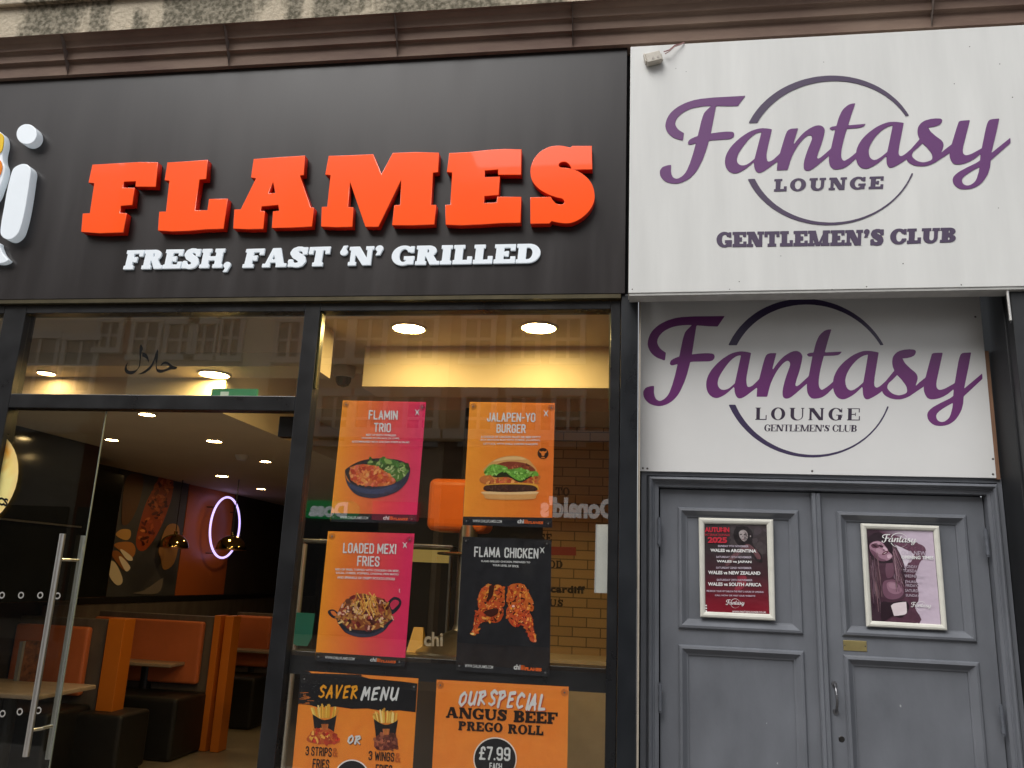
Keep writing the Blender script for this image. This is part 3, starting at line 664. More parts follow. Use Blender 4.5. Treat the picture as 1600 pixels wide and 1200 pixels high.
# ================================================================== UPPER WHITE BOARD
z0b = P(983, 458, BOY).z; x0b = P(983.5, 265, BOY).x; x1b = x0b + 1.98
ztb = [P(985, 73, BOY).z, P(1600, 38.7, BOY).z]; zbb = [P(983, 458, BOY).z, P(1600, 447, BOY).z]
xw = P(1600, 250, BOY).x
sl = lambda z, x: z[0] + (z[1] - z[0]) * (x - x0b) / (xw - x0b)
upb = thing('club_sign', ((x0b + x1b) / 2, BOY, z0b), 'large white box sign with carved purple Fantasy LOUNGE lettering, above the flatter white panel', 'club sign')
MB().prism([(x0b, sl(zbb, x0b)), (x1b, sl(zbb, x1b)), (x1b, sl(ztb, x1b)), (x0b, sl(ztb, x0b))], BOY, -.051).build('board', WHITEB, upb, bevel=.0025)
MB().prism([(x0b + .004, z0b - .012), (x1b, sl(zbb, x1b) - .012), (x1b, sl(zbb, x1b) - .001), (x0b + .004, z0b - .001)], BOY + .004, -.05).build('lower_edge', mat('grey sign return', (.42, .42, .40), rough=.6, noise=.15, nscale=14, stretch=(1, 1, 1)), upb)
PURU = mat('carved purple', srgb(103, 54, 112), rough=.5, noise=.05, nscale=5); PURR = mat('carved slate purple', srgb(76, 62, 88), rough=.5, noise=.06, nscale=5); EDGE = mat('carved pale rim', srgb(176, 165, 180), rough=.6)
ups = aff(LOGO_SCRIPT); upr = aff(LOGO_RING)
wall_loops('script_lettering', ups, BOY - .0006, .0018, PURU, upb, bevel=.0005)
wall_loops('logo_ring', upr, BOY - .0004, .002, PURR, upb)
kwb = dict(s=.30, t=.19, k=.17, sl=.10)
slab_print('LOUNGE', [(1210, 280), (1381, 275.5), (1379, 295), (1209, 299.5)], BOY - .0004, PURR, upb, gap=.20, depth=.0015, **kwb)
kwb = dict(s=.34, t=.21, k=.19, sl=.10)
slab_print('GENTLEMEN’S', [(1119.5, 363), (1381.5, 358.5), (1380.5, 383), (1119.5, 386.5)], BOY - .0004, PURR, upb, gap=.03, depth=.0015, **kwb)
slab_print('CLUB', [(1391, 358), (1494.5, 355.5), (1493, 378.5), (1390.5, 382)], BOY - .0004, PURR, upb, gap=.03, depth=.0015, **kwb)
for px, py, r in ((1287, 97, .002), (1515, 73, .0025), (1562, 100, .0025), (1491, 131, .0025), (1582, 152, .003), (1072, 112, .002), (1056, 107, .002), (1354, 448, .003), (1300, 452, .002), (1140, 452, .002), (988, 452, .003), (1502, 445, .003), (1411, 412, .003), (1560, 325, .002), (1155, 440, .0025), (1220, 400, .002)):
    q = P(px, py, BOY); MB().lathe((q.x, q.y - .0004, q.z), [(.0001, 0), (r, 0)], 'Y', 8).build('dirt_speck', DIRT, upb)
# terminal block with wires, stuck on the board corner
q = P(1021, 92, BOY - .02)
tbk = thing('junction_block', (q.x, BOY - .02, q.z - .03), 'small cream connector block with loose wires on the corner of the large sign', 'connector')
CREAM = mat('cream plastic', (.55, .51, .44), rough=.45, noise=.1, nscale=40)
body = MB(); bw, bh, bd = .036, .026, .022
rotb = Matrix.Rotation(math.radians(-13), 4, 'Y')
for (x0_, x1_, y0_, y1_, z0_, z1_) in ((-bw, bw, -bd, bd - .006, -bh, bh), (-bw - .008, -bw + .002, -bd * .6, bd - .008, -bh * .6, bh + .010), (-.01, .012, -bd * .4, bd - .008, bh - .001, bh + .008), (bw - .002, bw + .008, -bd * .4, bd - .01, -bh * .8, bh * .6)):
    k_ = MB().box(x0_, x1_, y0_, y1_, z0_, z1_); body.add([q + rotb @ Vector(p) for p in k_.v], k_.f)
body.build('body', CREAM, tbk, bevel=.003)
for dx in (-.004, .021):
    sc = MB(); c_ = q + rotb @ Vector((dx, -bd - .0008, -.010)); sc.lathe(c_, [(.0001, -.0012), (.0065, -.0012), (.0065, .001)], 'Y', 14)
    sc.build('terminal_screw', mat('dull screw', (.30, .28, .25), rough=.5, metal=.7), tbk)
for k_, col in enumerate(((.30, .12, .12), (.45, .30, .28))):
    pts = [P(1037 + k_ * 2, 81 + 3 * k_, BOY - .02), P(1046, 78 + 2 * k_, BOY - .03), P(1054, 71 + 2 * k_, BOY - .025), P(1064, 68.5 + k_, BOY - .012), P(1069, 66 + k_, BOY - .004)]
    wm = MB()
    for a_, b_ in zip(pts, pts[1:]): wm.tube(a_, b_, .0026, n=8)
    wm.build('wire', mat('wire %s' % ('red' if k_ == 0 else 'pink'), col, rough=.5), tbk, smooth=True)

# ================================================================== LOWER WHITE PANEL
pc = [P(*p, PANY) for p in ((999, 462), (1530, 456), (1557, 747), (999.5, 736))]
lop = thing('panel_sign', (.75, PANY, pc[2].z), 'flat white panel with dark purple Fantasy LOUNGE print, right above the grey doors', 'club sign')
zpt = zF + .118
topx = lambda a_, b_: a_[0] + (b_[0] - a_[0]) * (zpt - a_[2]) / (b_[2] - a_[2])
MB().prism([(pc[3].x, pc[3].z), (pc[2].x, pc[2].z), (topx(pc[1], pc[2]), zpt), (topx(pc[0], pc[3]), zpt)], PANY, PANY + .011).build('panel', WHITEB2, lop, bevel=.001)
SCR = mat('script ink', srgb(108, 42, 110), rough=.35); RNG = mat('ring ink', srgb(58, 46, 80), rough=.35)
wall_loops('script_lettering', LOGO_SCRIPT, PANY - .0006, 0, SCR, lop)
wall_loops('logo_ring', LOGO_RING, PANY - .0004, 0, RNG, lop)
INK = mat('purple black ink', srgb(52, 38, 60), rough=.35)
kl = dict(s=.25, t=.075, k=.06, sl=.07)
slab_print('LOUNGE', [(1180.5, 636.8), (1343.5, 638), (1343, 657), (1180, 656)], PANY - .0005, INK, lop, gap=.30, **kl)
slab_print('GENTLEMEN’S', [(1194.5, 663.2), (1296.5, 663.8), (1296, 674.4), (1194, 673.8)], PANY - .0005, INK, lop, gap=.03, **kl)
slab_print('CLUB', [(1301, 663.8), (1339, 664.2), (1338.5, 674.6), (1300.5, 674.4)], PANY - .0005, INK, lop, gap=.03, **kl)
SCREW = mat('small screw head', (.12, .11, .10), rough=.5, metal=.5)
for px, py in ((1004.5, 731.5), (1011.5, 732), (1269, 736), (1551.5, 741), (1551.5, 717), (1524, 495)):
    q = P(px, py, PANY); MB().lathe((q.x, PANY - .0022, q.z), [(.0001, 0), (.0035, 0), (.005, .0018)], 'Y', 12).build('screw', SCREW, lop)
# timber edge on the right
e0, e1 = P(1538.5, 548, PANY), P(1557, 747, PANY)
MB().prism([(e1.x + .001, e1.z - .005), (e1.x + .018, e1.z - .005), (e0.x + .018, e0.z), (e0.x + .001, e0.z)], PANY + .004, PANY + .04).build('timber_edge', WOOD, lop)
q0, q1 = P(1575, 468, -.128), P(1579.5, 505, -.128)
rod = thing('hanging_bolt', (q1.x, -.128, q1.z), 'short bright metal bolt hanging below the box sign beside the black pier', 'bolt')
MB().tube(q0 + Vector((0, 0, .09)), q1 + Vector((0, 0, .012)), .0065, n=12).build('rod', STEEL, rod, smooth=True)
MB().tube(q1 + Vector((0, 0, .012)), q1, .0045, .002, n=10).build('tip', mat('dark tip', (.05, .05, .05), rough=.4), rod)

# ================================================================== GREY DOUBLE DOORS
DY = 0.172
fx0, fx1 = P(1002, 800, .13).x, P(1564.5, 750, .13).x; fz1 = P(1278, 741, .13).z
lx0, lx1 = P(1030.5, 900, DY).x, P(1536, 780, DY).x; lz1 = P(1278, 769, DY).z
frm = thing('door_frame', ((fx0 + fx1) / 2, .13, 0), 'moulded grey timber frame around the grey double doors', 'door frame')
it = lx0 - fx0; it2 = fx1 - lx1; tt_ = fz1 - lz1
pr = [(0, .03), (0, -.030), (.28, -.030), (.30, -.022), (.34, -.020), (.37, -.040), (.43, -.050), (.52, -.052), (.60, -.044), (.66, -.030), (.70, -.030), (.74, -.024), (.94, -.022), (.96, -.012), (.975, .03)]
mbf = MB(); v = []; f = []
for t, y in pr:
    y += .16
    v += [(fx0 + it * t, y, 0), (fx0 + it * t, y, fz1 - tt_ * t), (fx1 - it2 * t, y, fz1 - tt_ * t), (fx1 - it2 * t, y, 0)]
for k in range(len(pr) - 1):
    for i in range(3): f.append((k * 4 + i, k * 4 + i + 1, k * 4 + 5 + i, k * 4 + 4 + i))
mbf.add(v, f).build('architrave', GREY, frm)
MB().box(lx0 - .01, lx1 + .01,   .225, .25, 0, lz1 + .01).build('rebate', mat('dark gap', (.006, .006, .007), rough=.9), frm)
xm = P(1272, 775, DY).x
def leaf(name, X0, X1, panels, label, hinge_px, left):
    d = thing(name, ((X0 + X1) / 2, DY, .01), label, 'door')
    g = .003
    X0 += g if left else 0; X1 -= 0 if left else g
    zt_ = lz1 - .004; ps = sorted(panels, key=lambda p: p[1])
    mb = MB(); pxl = ps[0][0]; pxr = ps[0][2]
    mb.box(X0, pxl, DY, DY + .04, .01, zt_); mb.box(pxr, X1, DY, DY + .04, .01, zt_)
    zz = .01
    for p in ps:
        mb.box(pxl, pxr, DY, DY + .04, zz, p[1]); zz = p[3]
    mb.box(pxl, pxr, DY, DY + .04, zz, zt_)
    me = mb.build('stile_and_rail', GREY, d)
    for p in ps:
        MB().box(p[0] - .002, p[2] + .002, DY + .014, DY + .03, p[1] - .002, p[3] + .002).build('panel', GREY, d)
        frame_sweep(p[0] - .012, p[1] - .012, p[2] + .012, p[3] + .012, [(0, DY + .001), (0, DY - .006), (.006, DY - .014), (.016, DY - .016), (.022, DY - .010), (.030, DY - .002), (.038, DY + .006), (.044, DY + .008), (.044, DY + .016)]).build('panel_moulding', GREY, d)
    for (hx, ha, hb) in hinge_px:
        a_, b_ = P(hx[0], ha, .134), P(hx[1], hb, .134)
        hm = MB()
        for i in range(3): hm.tube(a_.lerp(b_, i / 3 + .005), a_.lerp(b_, (i + 1) / 3 - .005), .0085, n=12)
        hm.tube(a_ + Vector((0, 0, .008)), b_ - Vector((0, 0, .008)), .0055, n=10)
        hm.build('hinge', GREYD, d, smooth=True)
    return d
pz = lambda px, py: P(px, py, DY)
LU = (pz(1062, 890).x + .004, pz(1155, 982).z, pz(1248, 890).x - .004, pz(1155, 799).z)
LL = (LU[0], .22, LU[2], pz(1155, 1016).z)
RU = (pz(1314, 900).x + .004, pz(1420, 994).z, pz(1514, 900).x - .004, pz(1410, 806).z)
RL = (RU[0], .22, RU[2], pz(1420, 1033).z)
dl = leaf('panelled_door', lx0, xm - .002, [LU, LL], 'left grey panelled door leaf carrying the dark red poster', [((1030, 1030), 811, 851), ((1031.3, 1031.6), 1069, 1111)], True)
dr = leaf('panelled_door', xm, lx1, [RU, RL], 'right grey panelled door leaf with pull handle, keyhole and pale purple poster', [((1539.5, 1544), 828, 867), ((1564, 1569), 1104, 1147)], False)
# meeting bead on the right leaf
xb0, xb1 = P(1267.5, 775, DY - .02).x, P(1285, 775, DY - .02).x
v = []; bp_ = [(0, 0), (0, -.018), (.004, -.024), (.016, -.026), (.021, -.020), (.024, -.020), (.028, -.024), (.038, -.022), (.042, -.016), (.046, -.006), (.046, 0)]
mbb = MB(); k = len(bp_)
for z in (.01, lz1 - .008): v += [(xb0 + x, DY - .0006 + y, z) for x, y in bp_]
mbb.add(v, [(i, i + 1, i + 1 + k, i + k) for i in range(k - 1)] + [tuple(range(k)), tuple(range(2 * k - 1, k - 1, -1))]).build('meeting_bead', GREY, dr)
h0, h1 = P(1303.5, 1069, DY), P(1306, 1112, DY)
hm = MB(); hp = []
for i in range(9):
    t = i / 8; q = h0.lerp(h1, t); hp.append(Vector((q.x, DY - .004 - .034 * math.sin(math.pi * t) ** .6, q.z)))
for a_, b_ in zip(hp, hp[1:]): hm.tube(a_, b_, .0055, n=10)
for q in (h0, h1): hm.lathe((q.x, DY - .004, q.z), [(.0001, 0), (.012, 0), (.013, .004)], 'Y', 14)
hm.build('pull_handle', mat('worn grey metal', (.2, .2, .21), rough=.35, metal=.8, noise=.2, nscale=40), dr, smooth=True)
q = P(1315, 1155, DY)
MB().lathe((q.x, DY - .0012, q.z), [(.0001, -.0005), (.011, -.0005), (.013, .001)], 'Y', 16).box(q.x - .012, q.x - .004, DY - .003, DY - .001, q.z - .006, q.z + .006).build('keyhole', mat('worn lock', (.035, .032, .03), rough=.4, metal=.6, noise=.5, nscale=60), dr)
for px, py, r_ in ((1407, 1103, .006), (1215, 1193, .004), (1198, 1130, .003), (1444, 838, .005), (1062, 930, .003), (1340, 1162, .003)):
    q = P(px, py, DY + .012); dd = dl if px < 1280 else dr; pts = [(q.x + r_ * random.uniform(.5, 1) * math.cos(t_ * .9), q.z + 1.6 * r_ * random.uniform(.4, 1) * math.sin(t_ * .9)) for t_ in range(7)]
    MB().add([(x, DY + .0132, z) for x, z in pts], [tuple(range(7))]).build('paint_chip', mat('bare primer', (.36, .37, .38), rough=.7), dd)
q0, q1 = P(1317, 1000, DY), P(1354.5, 1018, DY)
bpl = MB().box(q0.x, q1.x, DY - .003, DY - .0005, q1.z, q0.z).build('brass_plate', BRASS, None, bevel=.0008)
origin_base(bpl); tag(bpl, 'small tarnished brass plate below the poster on the right grey door', 'plate')
for dx in (.006, q1.x - q0.x - .006):
    MB().lathe((q0.x + dx, DY - .0036, (q0.z + q1.z) / 2), [(.0001, 0), (.002, 0), (.003, .0008)], 'Y', 10).build('plate_screw', SCREW, bpl)

# ================================================================== POSTER FRAMES ON THE DOORS
FRAMEM = mat('cream snap frame', (.66, .65, .58), rough=.35, noise=.06, nscale=20)
def snapframe(q, qi, parent):
    """four mitred bars with a rounded front"""
    Y0 = DY - .002; prof_ = [(0, 0), (0, -.008), (.15, -.0125), (.45, -.014), (.8, -.011), (1, -.006), (1, -.002)]
    po = [P(*p, DY) for p in q]; pi = [P(*p, DY) for p in qi]
    for s_ in range(4):
        a0, a1, b0, b1 = po[s_], po[(s_ + 1) % 4], pi[s_], pi[(s_ + 1) % 4]; v = []
        for t, h in prof_: v += [(a0.x + (b0.x - a0.x) * t, Y0 + h, a0.z + (b0.z - a0.z) * t), (a1.x + (b1.x - a1.x) * t, Y0 + h, a1.z + (b1.z - a1.z) * t)]
        k = len(prof_); f = [(2 * i, 2 * i + 1, 2 * i + 3, 2 * i + 2) for i in range(k - 1)] + [tuple(range(0, 2 * k, 2)), tuple(range(2 * k - 1, 0, -2))]
        MB().add(v, f).build('frame_bar', FRAMEM, parent)
TXTW = mat('white ink', (.78, .78, .77), rough=.4); TXTR = mat('red ink', srgb(190, 40, 58), rough=.4); TXTK = mat('dark ink', srgb(44, 28, 20), rough=.4); TXTP = mat('pale lilac ink', srgb(196, 184, 198), rough=.4)
TXTO = mat('orange ink', srgb(240, 110, 40), rough=.4); TXTY = mat('amber ink', srgb(245, 170, 40), rough=.4)
PY = DY - .0045
def smalllogo(qbox, y, m, parent):
    """the script and ring at poster size: qbox px TL,TR,BR,BL"""
    b_ = bounds(LOGO_SCRIPT); f = quadfn(qbox, y)
    def mp_(l): return [(p.x, p.z) for p in (f((x - b_[0]) / (b_[2] - b_[0]), (z - b_[1]) / (b_[3] - b_[1])) for x, z in l)]
    wall_loops('logo_lettering', [mp_(l) for l in LOGO_SCRIPT], y, 0, m, parent)
    wall_loops('logo_ring', [mp_(l) for l in LOGO_RING], y - .0001, 0, m, parent)
# -- left: dark red fixtures poster
qo = [(1091.4, 809), (1207.5, 812), (1211, 969.8), (1094, 964)]; qi = [(1100.3, 818.5), (1197.5, 820), (1202, 959.5), (1102, 955.5)]
pl = thing('framed_poster', P(1152, 967, DY), 'cream framed dark red poster listing AUTUMN 2025 fixtures on the left grey door', 'poster')
snapframe(qo, qi, pl)
sheet('poster_sheet', qi, PY, pl, lambda u, v: mixc(mixc((122, 22, 38), (70, 34, 42), (v - .08) / .35), mixc((52, 44, 46), (84, 78, 80), max(0, (v - .7) * 2.2) * u), (v - .32) / .4))
Z7 = ((1080, 790), 6.313)
ar = Art(*Z7, PY - .0004)
ar.scatter([(380, 190), (740, 190), (745, 560), (420, 560)], [(64, 56, 58), (70, 62, 64)], 60, 40, ja=4)
hr = [(425, 330), (420, 260), (450, 215), (520, 205), (580, 230), (610, 290), (600, 350), (630, 420), (690, 480), (700, 560), (640, 540), (590, 470), (540, 400), (470, 390)]
ar.poly(hr, (36, 30, 32), True); ar.scatter(hr, [(32, 27, 29), (42, 35, 37)], 50, 16, ja=3)
ar.poly([(470, 268), (490, 246), (522, 240), (550, 262), (560, 300), (550, 334), (524, 354), (498, 338), (478, 308)], (150, 140, 140), True)
ar.scatter([(478, 262), (512, 248), (530, 270), (522, 320), (500, 330), (482, 300)], [(172, 162, 162), (164, 154, 154)], 26, 9, ja=4); ar.scatter([(530, 270), (556, 290), (548, 334), (524, 350)], [(112, 102, 104), (96, 86, 88)], 16, 8, ja=4)
for x, y in ((490, 284), (528, 288)): ar.ell(x, y, 12, 5, (40, 32, 34), 12, .1)
ar.ell(513, 331, 10, 4, (96, 48, 54), 12, -.15); ar.poly([(506, 292), (518, 314), (504, 310)], (134, 122, 122)); ar.ell(584, 302, 7, 9, (150, 140, 140), 12)
bd = [(560, 380), (620, 420), (680, 490), (680, 530), (640, 510), (590, 450), (470, 480), (400, 560), (350, 600), (345, 570), (400, 490), (480, 430)]
ar.poly(bd, (104, 70, 74), True); ar.scatter(bd, [(110, 75, 79), (98, 64, 68)], 36, 13, ja=4)
sk_ = [(470, 700), (520, 690), (548, 720), (532, 790), (480, 835), (428, 835), (450, 760)]
ar.poly(sk_, (136, 46, 60), True); ar.scatter(sk_, [(142, 52, 66), (128, 42, 56)], 20, 14, ja=4)
ar.build('poster_picture', pl)
def zq(Z, x0, y0, x1, y1, sk=0.0, dx=0.0):
    """px quad from zoom box; sk = rise of the right end in zoom px, dx = shift of the bottom"""
    f = lambda x, y: (Z[0][0] + x / Z[1], Z[0][1] + y / Z[1])
    return [f(x0, y0), f(x1, y0 + sk), f(x1 + dx, y1 + sk), f(x0 + dx, y1)]
ty = PY - .0036
sans('AUTUMN', zq(Z7, 132, 212, 375, 262, 2, 2), ty, TXTR, pl, .05)
sans('INTERNATIONALS', zq(Z7, 134, 276, 378, 298, 2, 1), ty, TXTR, pl, .01)
sans('2025', zq(Z7, 162, 308, 352, 368, 2, 2), ty, TXTR, pl, .05)
for t, y0, y1, x0, x1 in (('SUNDAY 9TH NOVEMBER', 388, 408, 264, 566), ('SATURDAY 15TH NOVEMBER', 496, 516, 246, 596), ('SATURDAY 22ND NOVEMBER', 602, 622, 246, 596), ('SATURDAY 29TH NOVEMBER', 722, 742, 252, 604)):
    sans(t, zq(Z7, x0, y0, x1, y1, 4), ty, TXTP, pl, .02)
for t, y0, y1, x0, x1 in (('WALES vs ARGENTINA', 424, 456, 190, 642), ('WALES vs JAPAN', 536, 566, 252, 594), ('WALES vs NEW ZEALAND', 642, 676, 168, 682), ('WALES vs SOUTH AFRICA', 756, 790, 166, 692)):
    sans(t, zq(Z7, x0, y0, x1, y1, 8), ty, TXTW, pl, .035)
sans('PRE BOOK YOUR VIP TABLE IN THE FIRST 2 HOURS OF OPENING', zq(Z7, 152, 832, 712, 850, 12), ty, TXTP, pl, .02)
sans('CALL NOW OR VISIT OUR WEBSITE', zq(Z7, 234, 876, 632, 892, 8), ty, TXTP, pl, .02)
sans('WWW.FANTASYLOUNGE.CO.UK', zq(Z7, 405, 1036, 738, 1054, 8), ty, TXTW, pl, .02)
sm = MB()
for y in (986, 1012, 1038):
    q = P(1080 + 148 / 6.313, 790 + y / 6.313, ty); sm.lathe((q.x, ty, q.z), [(.0001, 0), (.0038, 0)], 'Y', 12)
sm.build('social_dot', TXTW, pl)
smalllogo(zq(Z7, 342, 926, 528, 990, 4), ty, TXTW, pl)
# -- right: pale purple opening times poster
qo = [(1344, 818), (1466, 822), (1479, 985), (1353, 978.7)]; qi = [(1353.3, 826.7), (1457.5, 830), (1470, 975.8), (1361.7, 970)]
prr = thing('framed_poster', P(1415, 982, DY), 'cream framed pale purple poster of a long haired woman on the right grey door', 'poster')
snapframe(qo, qi, prr)
sheet('poster_sheet', qi, PY, prr, lambda u, v: mixc((70, 44, 58), (196, 180, 196), (u - .15) / .45))
Z8 = ((1330, 800), 6.0)
ar = Art(*Z8, PY - .0004)
def soft(reg, cols, n_, r, asp=.5):
    ar.scatter(reg, cols, n_, r, asp, 4)
hair = [(142, 165), (260, 180), (330, 240), (400, 300), (470, 420), (510, 560), (500, 700), (470, 640), (420, 520), (300, 470), (260, 600), (280, 800), (300, 1016), (192, 1016), (165, 560)]
torso = [(290, 640), (400, 620), (500, 690), (520, 560), (510, 500), (560, 470), (640, 470), (605, 560), (610, 650), (632, 760), (628, 840), (600, 900), (640, 1036), (240, 1020), (280, 800)]
ar.poly(torso, (84, 50, 66), True); soft(torso, [(86, 54, 69), (78, 47, 62)], 120, 26)
ar.poly([(262, 186), (360, 205), (470, 240), (590, 285), (668, 312), (698, 352), (690, 410), (640, 480), (606, 570), (540, 560), (560, 470), (592, 400), (480, 335), (370, 290)], (98, 62, 80), True)
arm = [(420, 250), (590, 290), (665, 320), (690, 360), (680, 410), (620, 480), (590, 540), (575, 470), (600, 400), (560, 360), (460, 310)]
soft(arm, [(106, 69, 87), (96, 60, 78), (116, 80, 97)], 70, 18)
ar.poly([(355, 285), (480, 338), (588, 398), (545, 450), (512, 510), (460, 430), (400, 350)], (212, 200, 212), True)
ar.poly(hair, (58, 36, 48), True); soft(hair, [(50, 31, 42), (64, 41, 53)], 90, 18, .3)
neck = [(250, 460), (350, 462), (385, 440), (410, 540), (400, 620), (470, 660), (505, 720), (500, 800), (400, 850), (300, 840), (275, 740), (285, 600)]
ar.poly(neck, (70, 42, 56), True)
ar.poly([(330, 480), (378, 452), (400, 540), (392, 600), (340, 620), (322, 560)], (104, 70, 86), True)
ar.poly([(300, 660), (360, 634), (420, 640), (480, 690), (492, 760), (440, 810), (350, 815), (300, 760)], (112, 76, 94), True)
ar.poly([(335, 668), (400, 655), (462, 700), (470, 750), (410, 770), (350, 740)], (146, 108, 126), True)
ar.poly([(350, 676), (400, 668), (440, 700), (420, 722), (366, 712)], (160, 124, 141), True)
ar.poly([(150, 250), (250, 190), (330, 240), (390, 330), (420, 430), (400, 470), (340, 480), (250, 475), (190, 440), (160, 350)], (40, 22, 32), True)
fc = [(172, 308), (205, 280), (255, 272), (295, 290), (318, 318), (340, 345), (350, 372), (376, 392), (386, 420), (356, 448), (300, 462), (244, 446), (200, 400), (176, 352)]
ar.poly(fc, (158, 120, 138), True)
ar.poly([(180, 350), (230, 380), (270, 430), (330, 452), (296, 462), (244, 446), (200, 400)], (112, 76, 94), True)
ar.poly([(200, 288), (252, 278), (290, 294), (300, 316), (250, 300), (206, 310)], (186, 150, 166), True)
ar.poly([(284, 312), (316, 326), (340, 352), (334, 366), (306, 352)], (206, 176, 190), True)
ar.poly([(340, 400), (372, 398), (380, 418), (354, 436), (338, 424)], (200, 168, 182), True)
ar.poly([(236, 340), (280, 350), (300, 380), (270, 396), (238, 376)], (178, 142, 158), True)
ar.poly([(190, 306), (240, 300), (262, 326), (236, 340), (196, 332)], (92, 56, 72), True); ar.poly([(266, 306), (300, 316), (298, 334), (268, 330)], (98, 62, 78), True)
for x, y, r in ((222, 318, .45), (276, 318, .3)):
    ar.ell(x, y, 24, 8, (60, 34, 46), 14, r); ar.ell(x + 2, y + 3, 14, 3.4, (30, 16, 24), 12, r)
ar.stick(196, 302, 246, 292, 3, (60, 34, 46)); ar.stick(268, 296, 292, 304, 2.6, (60, 34, 46))
ar.ell(318, 384, 32, 13, (84, 30, 46), 14, -.5); ar.ell(317, 385, 17, 3.6, (216, 196, 202), 12, -.5); ar.poly([(298, 346), (322, 356), (302, 364)], (92, 58, 74))
for k_ in range(60):
    t_ = random.random(); x = 165 + 90 * t_; y0_ = 430 + random.uniform(-60, 120); ar.stick(x, y0_, x + 20 + random.uniform(-10, 40), y0_ + random.uniform(180, 420), random.uniform(1.2, 3), jit(random.choice([(96, 68, 80), (78, 51, 63), (118, 90, 102), (56, 34, 44)])))
for k_ in range(60):
    t_ = random.random(); x = 385 + 30 * t_; y0_ = random.uniform(300, 460); ar.stick(x, y0_, x + random.uniform(20, 90), y0_ + random.uniform(160, 340), random.uniform(1.2, 3), jit(random.choice([(112, 80, 94), (88, 57, 71), (140, 110, 122), (64, 40, 52)])))
ar.poly([(280, 850), (380, 848), (500, 832), (545, 890), (480, 985), (390, 975), (330, 1012), (285, 1012)], (40, 22, 32), True)
ar.poly([(372, 880, 1), (400, 858), (460, 847), (515, 842, 1), (522, 930), (505, 960), (450, 970), (402, 974, 1)], (222, 208, 212), True)
ar.build('poster_picture', prr)
for t, y0, y1, x0, x1, mm in (('OUR NEW', 362, 402, 470, 700, TXTP), ('OPENING TIMES', 408, 440, 470, 772, TXTW), ('MONDAY', 495, 522, 500, 620, TXTP), ('TUESDAY', 536, 562, 486, 640, TXTP), ('WEDNESDAY', 585, 612, 500, 690, TXTP), ('THURSDAY', 640, 664, 505, 665, TXTP), ('FRIDAY', 674, 700, 512, 620, TXTP), ('SATURDAY', 722, 748, 506, 670, TXTP), ('SUNDAY', 768, 792, 512, 640, TXTP)):
    sans(t, zq(Z8, x0, y0, x1, y1, 6), ty, mm, prr, .0 if mm is TXTP else .03)
smalllogo(zq(Z8, 285, 205, 615, 300, 12), ty, TXTW, prr)
smalllogo(zq(Z8, 560, 842, 752, 900, 10), ty, TXTW, prr)

# ================================================================== SHOPFRONT GLAZING
GY0, GY1 = -.02, .06
X = lambda px, py, y=-.02: P(px, py, y).x
Zz = lambda px, py, y=-.02: P(px, py, y).z
zh = Zz(500, 486); zhl = Zz(250, 488)
m0a, m0b = X(7, 487), X(41, 487); m1a, m1b = X(476, 488), X(500, 488); ja, jb = X(954.5, 490), xa - .001
ztr1, ztr0 = Zz(300, 617.5), Zz(300, 640)
zr1, zr0 = Zz(700, 1030.5, .03), Zz(700, 1066, -.02) - .012
win = thing('shop_window', ((m1b + ja) / 2, 0, 0), 'tall black framed shop window behind which the menu posters hang', 'window')
mb = MB()
mb.box(m1a, m1b, GY0, GY1, 0, zF - .026); mb.box(ja, jb, GY0, GY1, 0, zF - .026)
mb.box(m1b + .0005, ja - .0005, GY0, GY1, zh, zF - .026); mb.box(m1b + .0005, ja - .0005, GY0, GY1, 0, .25)
mb.build('window_frame', BLACKPC, win, bevel=.003)
MB().box(m1b + .0005, ja - .0005, .034, .16, zr0, zr1).build('window_rail', BLACKPC, win, bevel=.003)
MB().box(m1b + .0006, m1b + .010, GY0 + .012, .012, Zz(480, 605), zh - .002).box(ja - .006, ja - .0008, GY0 + .012, .012, Zz(955, 640), zh - .02).build('glazing_bead', mat('olive gilt bead', (.13, .12, .05), rough=.3, metal=.7, noise=.3, nscale=10), win)
MB().box(m1b + .0008, ja - .0008, .014, .020, .252, zh - .002).build('window_pane', GLASS, win)
# bay with the entrance
ent = thing('entrance_frame', ((m0b + m1a) / 2, 0, 0), 'black shop entrance frame with glazed transom above the glass doors', 'door frame')
mb = MB(); mb.box(m0a, m0b, GY0, GY1, 0, zF - .026)
mb.box(m0b + .0005, m1a - .0008, GY0, GY1, zhl, zF - .026); mb.box(m0b + .0005, m1a - .0008, GY0, GY1, ztr0, ztr1)
mb.build('window_frame', BLACKPC, ent, bevel=.003)
MB().box(m0b + .001, m1a - .001, .014, .020, ztr1 + .001, zhl - .001).build('transom_pane', GLASS, ent)
wl = thing('side_window', (m0a - .8, 0, 0), 'black framed shop window at the left edge carrying the round food sticker', 'window')
mb = MB(); mb.box(-6.2, m0a - .001, GY0, GY1, zhl, zF - .026).box(-6.2, m0a - .001, GY0, GY1, 0, .25).box(-6.2, m0a - .001, GY0 + .004, GY1 - .004, ztr0 + .01, ztr1 - .01)
mb.build('window_frame', BLACKPC, wl, bevel=.003)
MB().box(-6.2, m0a - .001, .014, .020, .252, ztr0 + .009).box(-6.2, m0a - .001, .014, .020, ztr1 - .009, zhl - .001).build('window_pane', GLASS, wl)
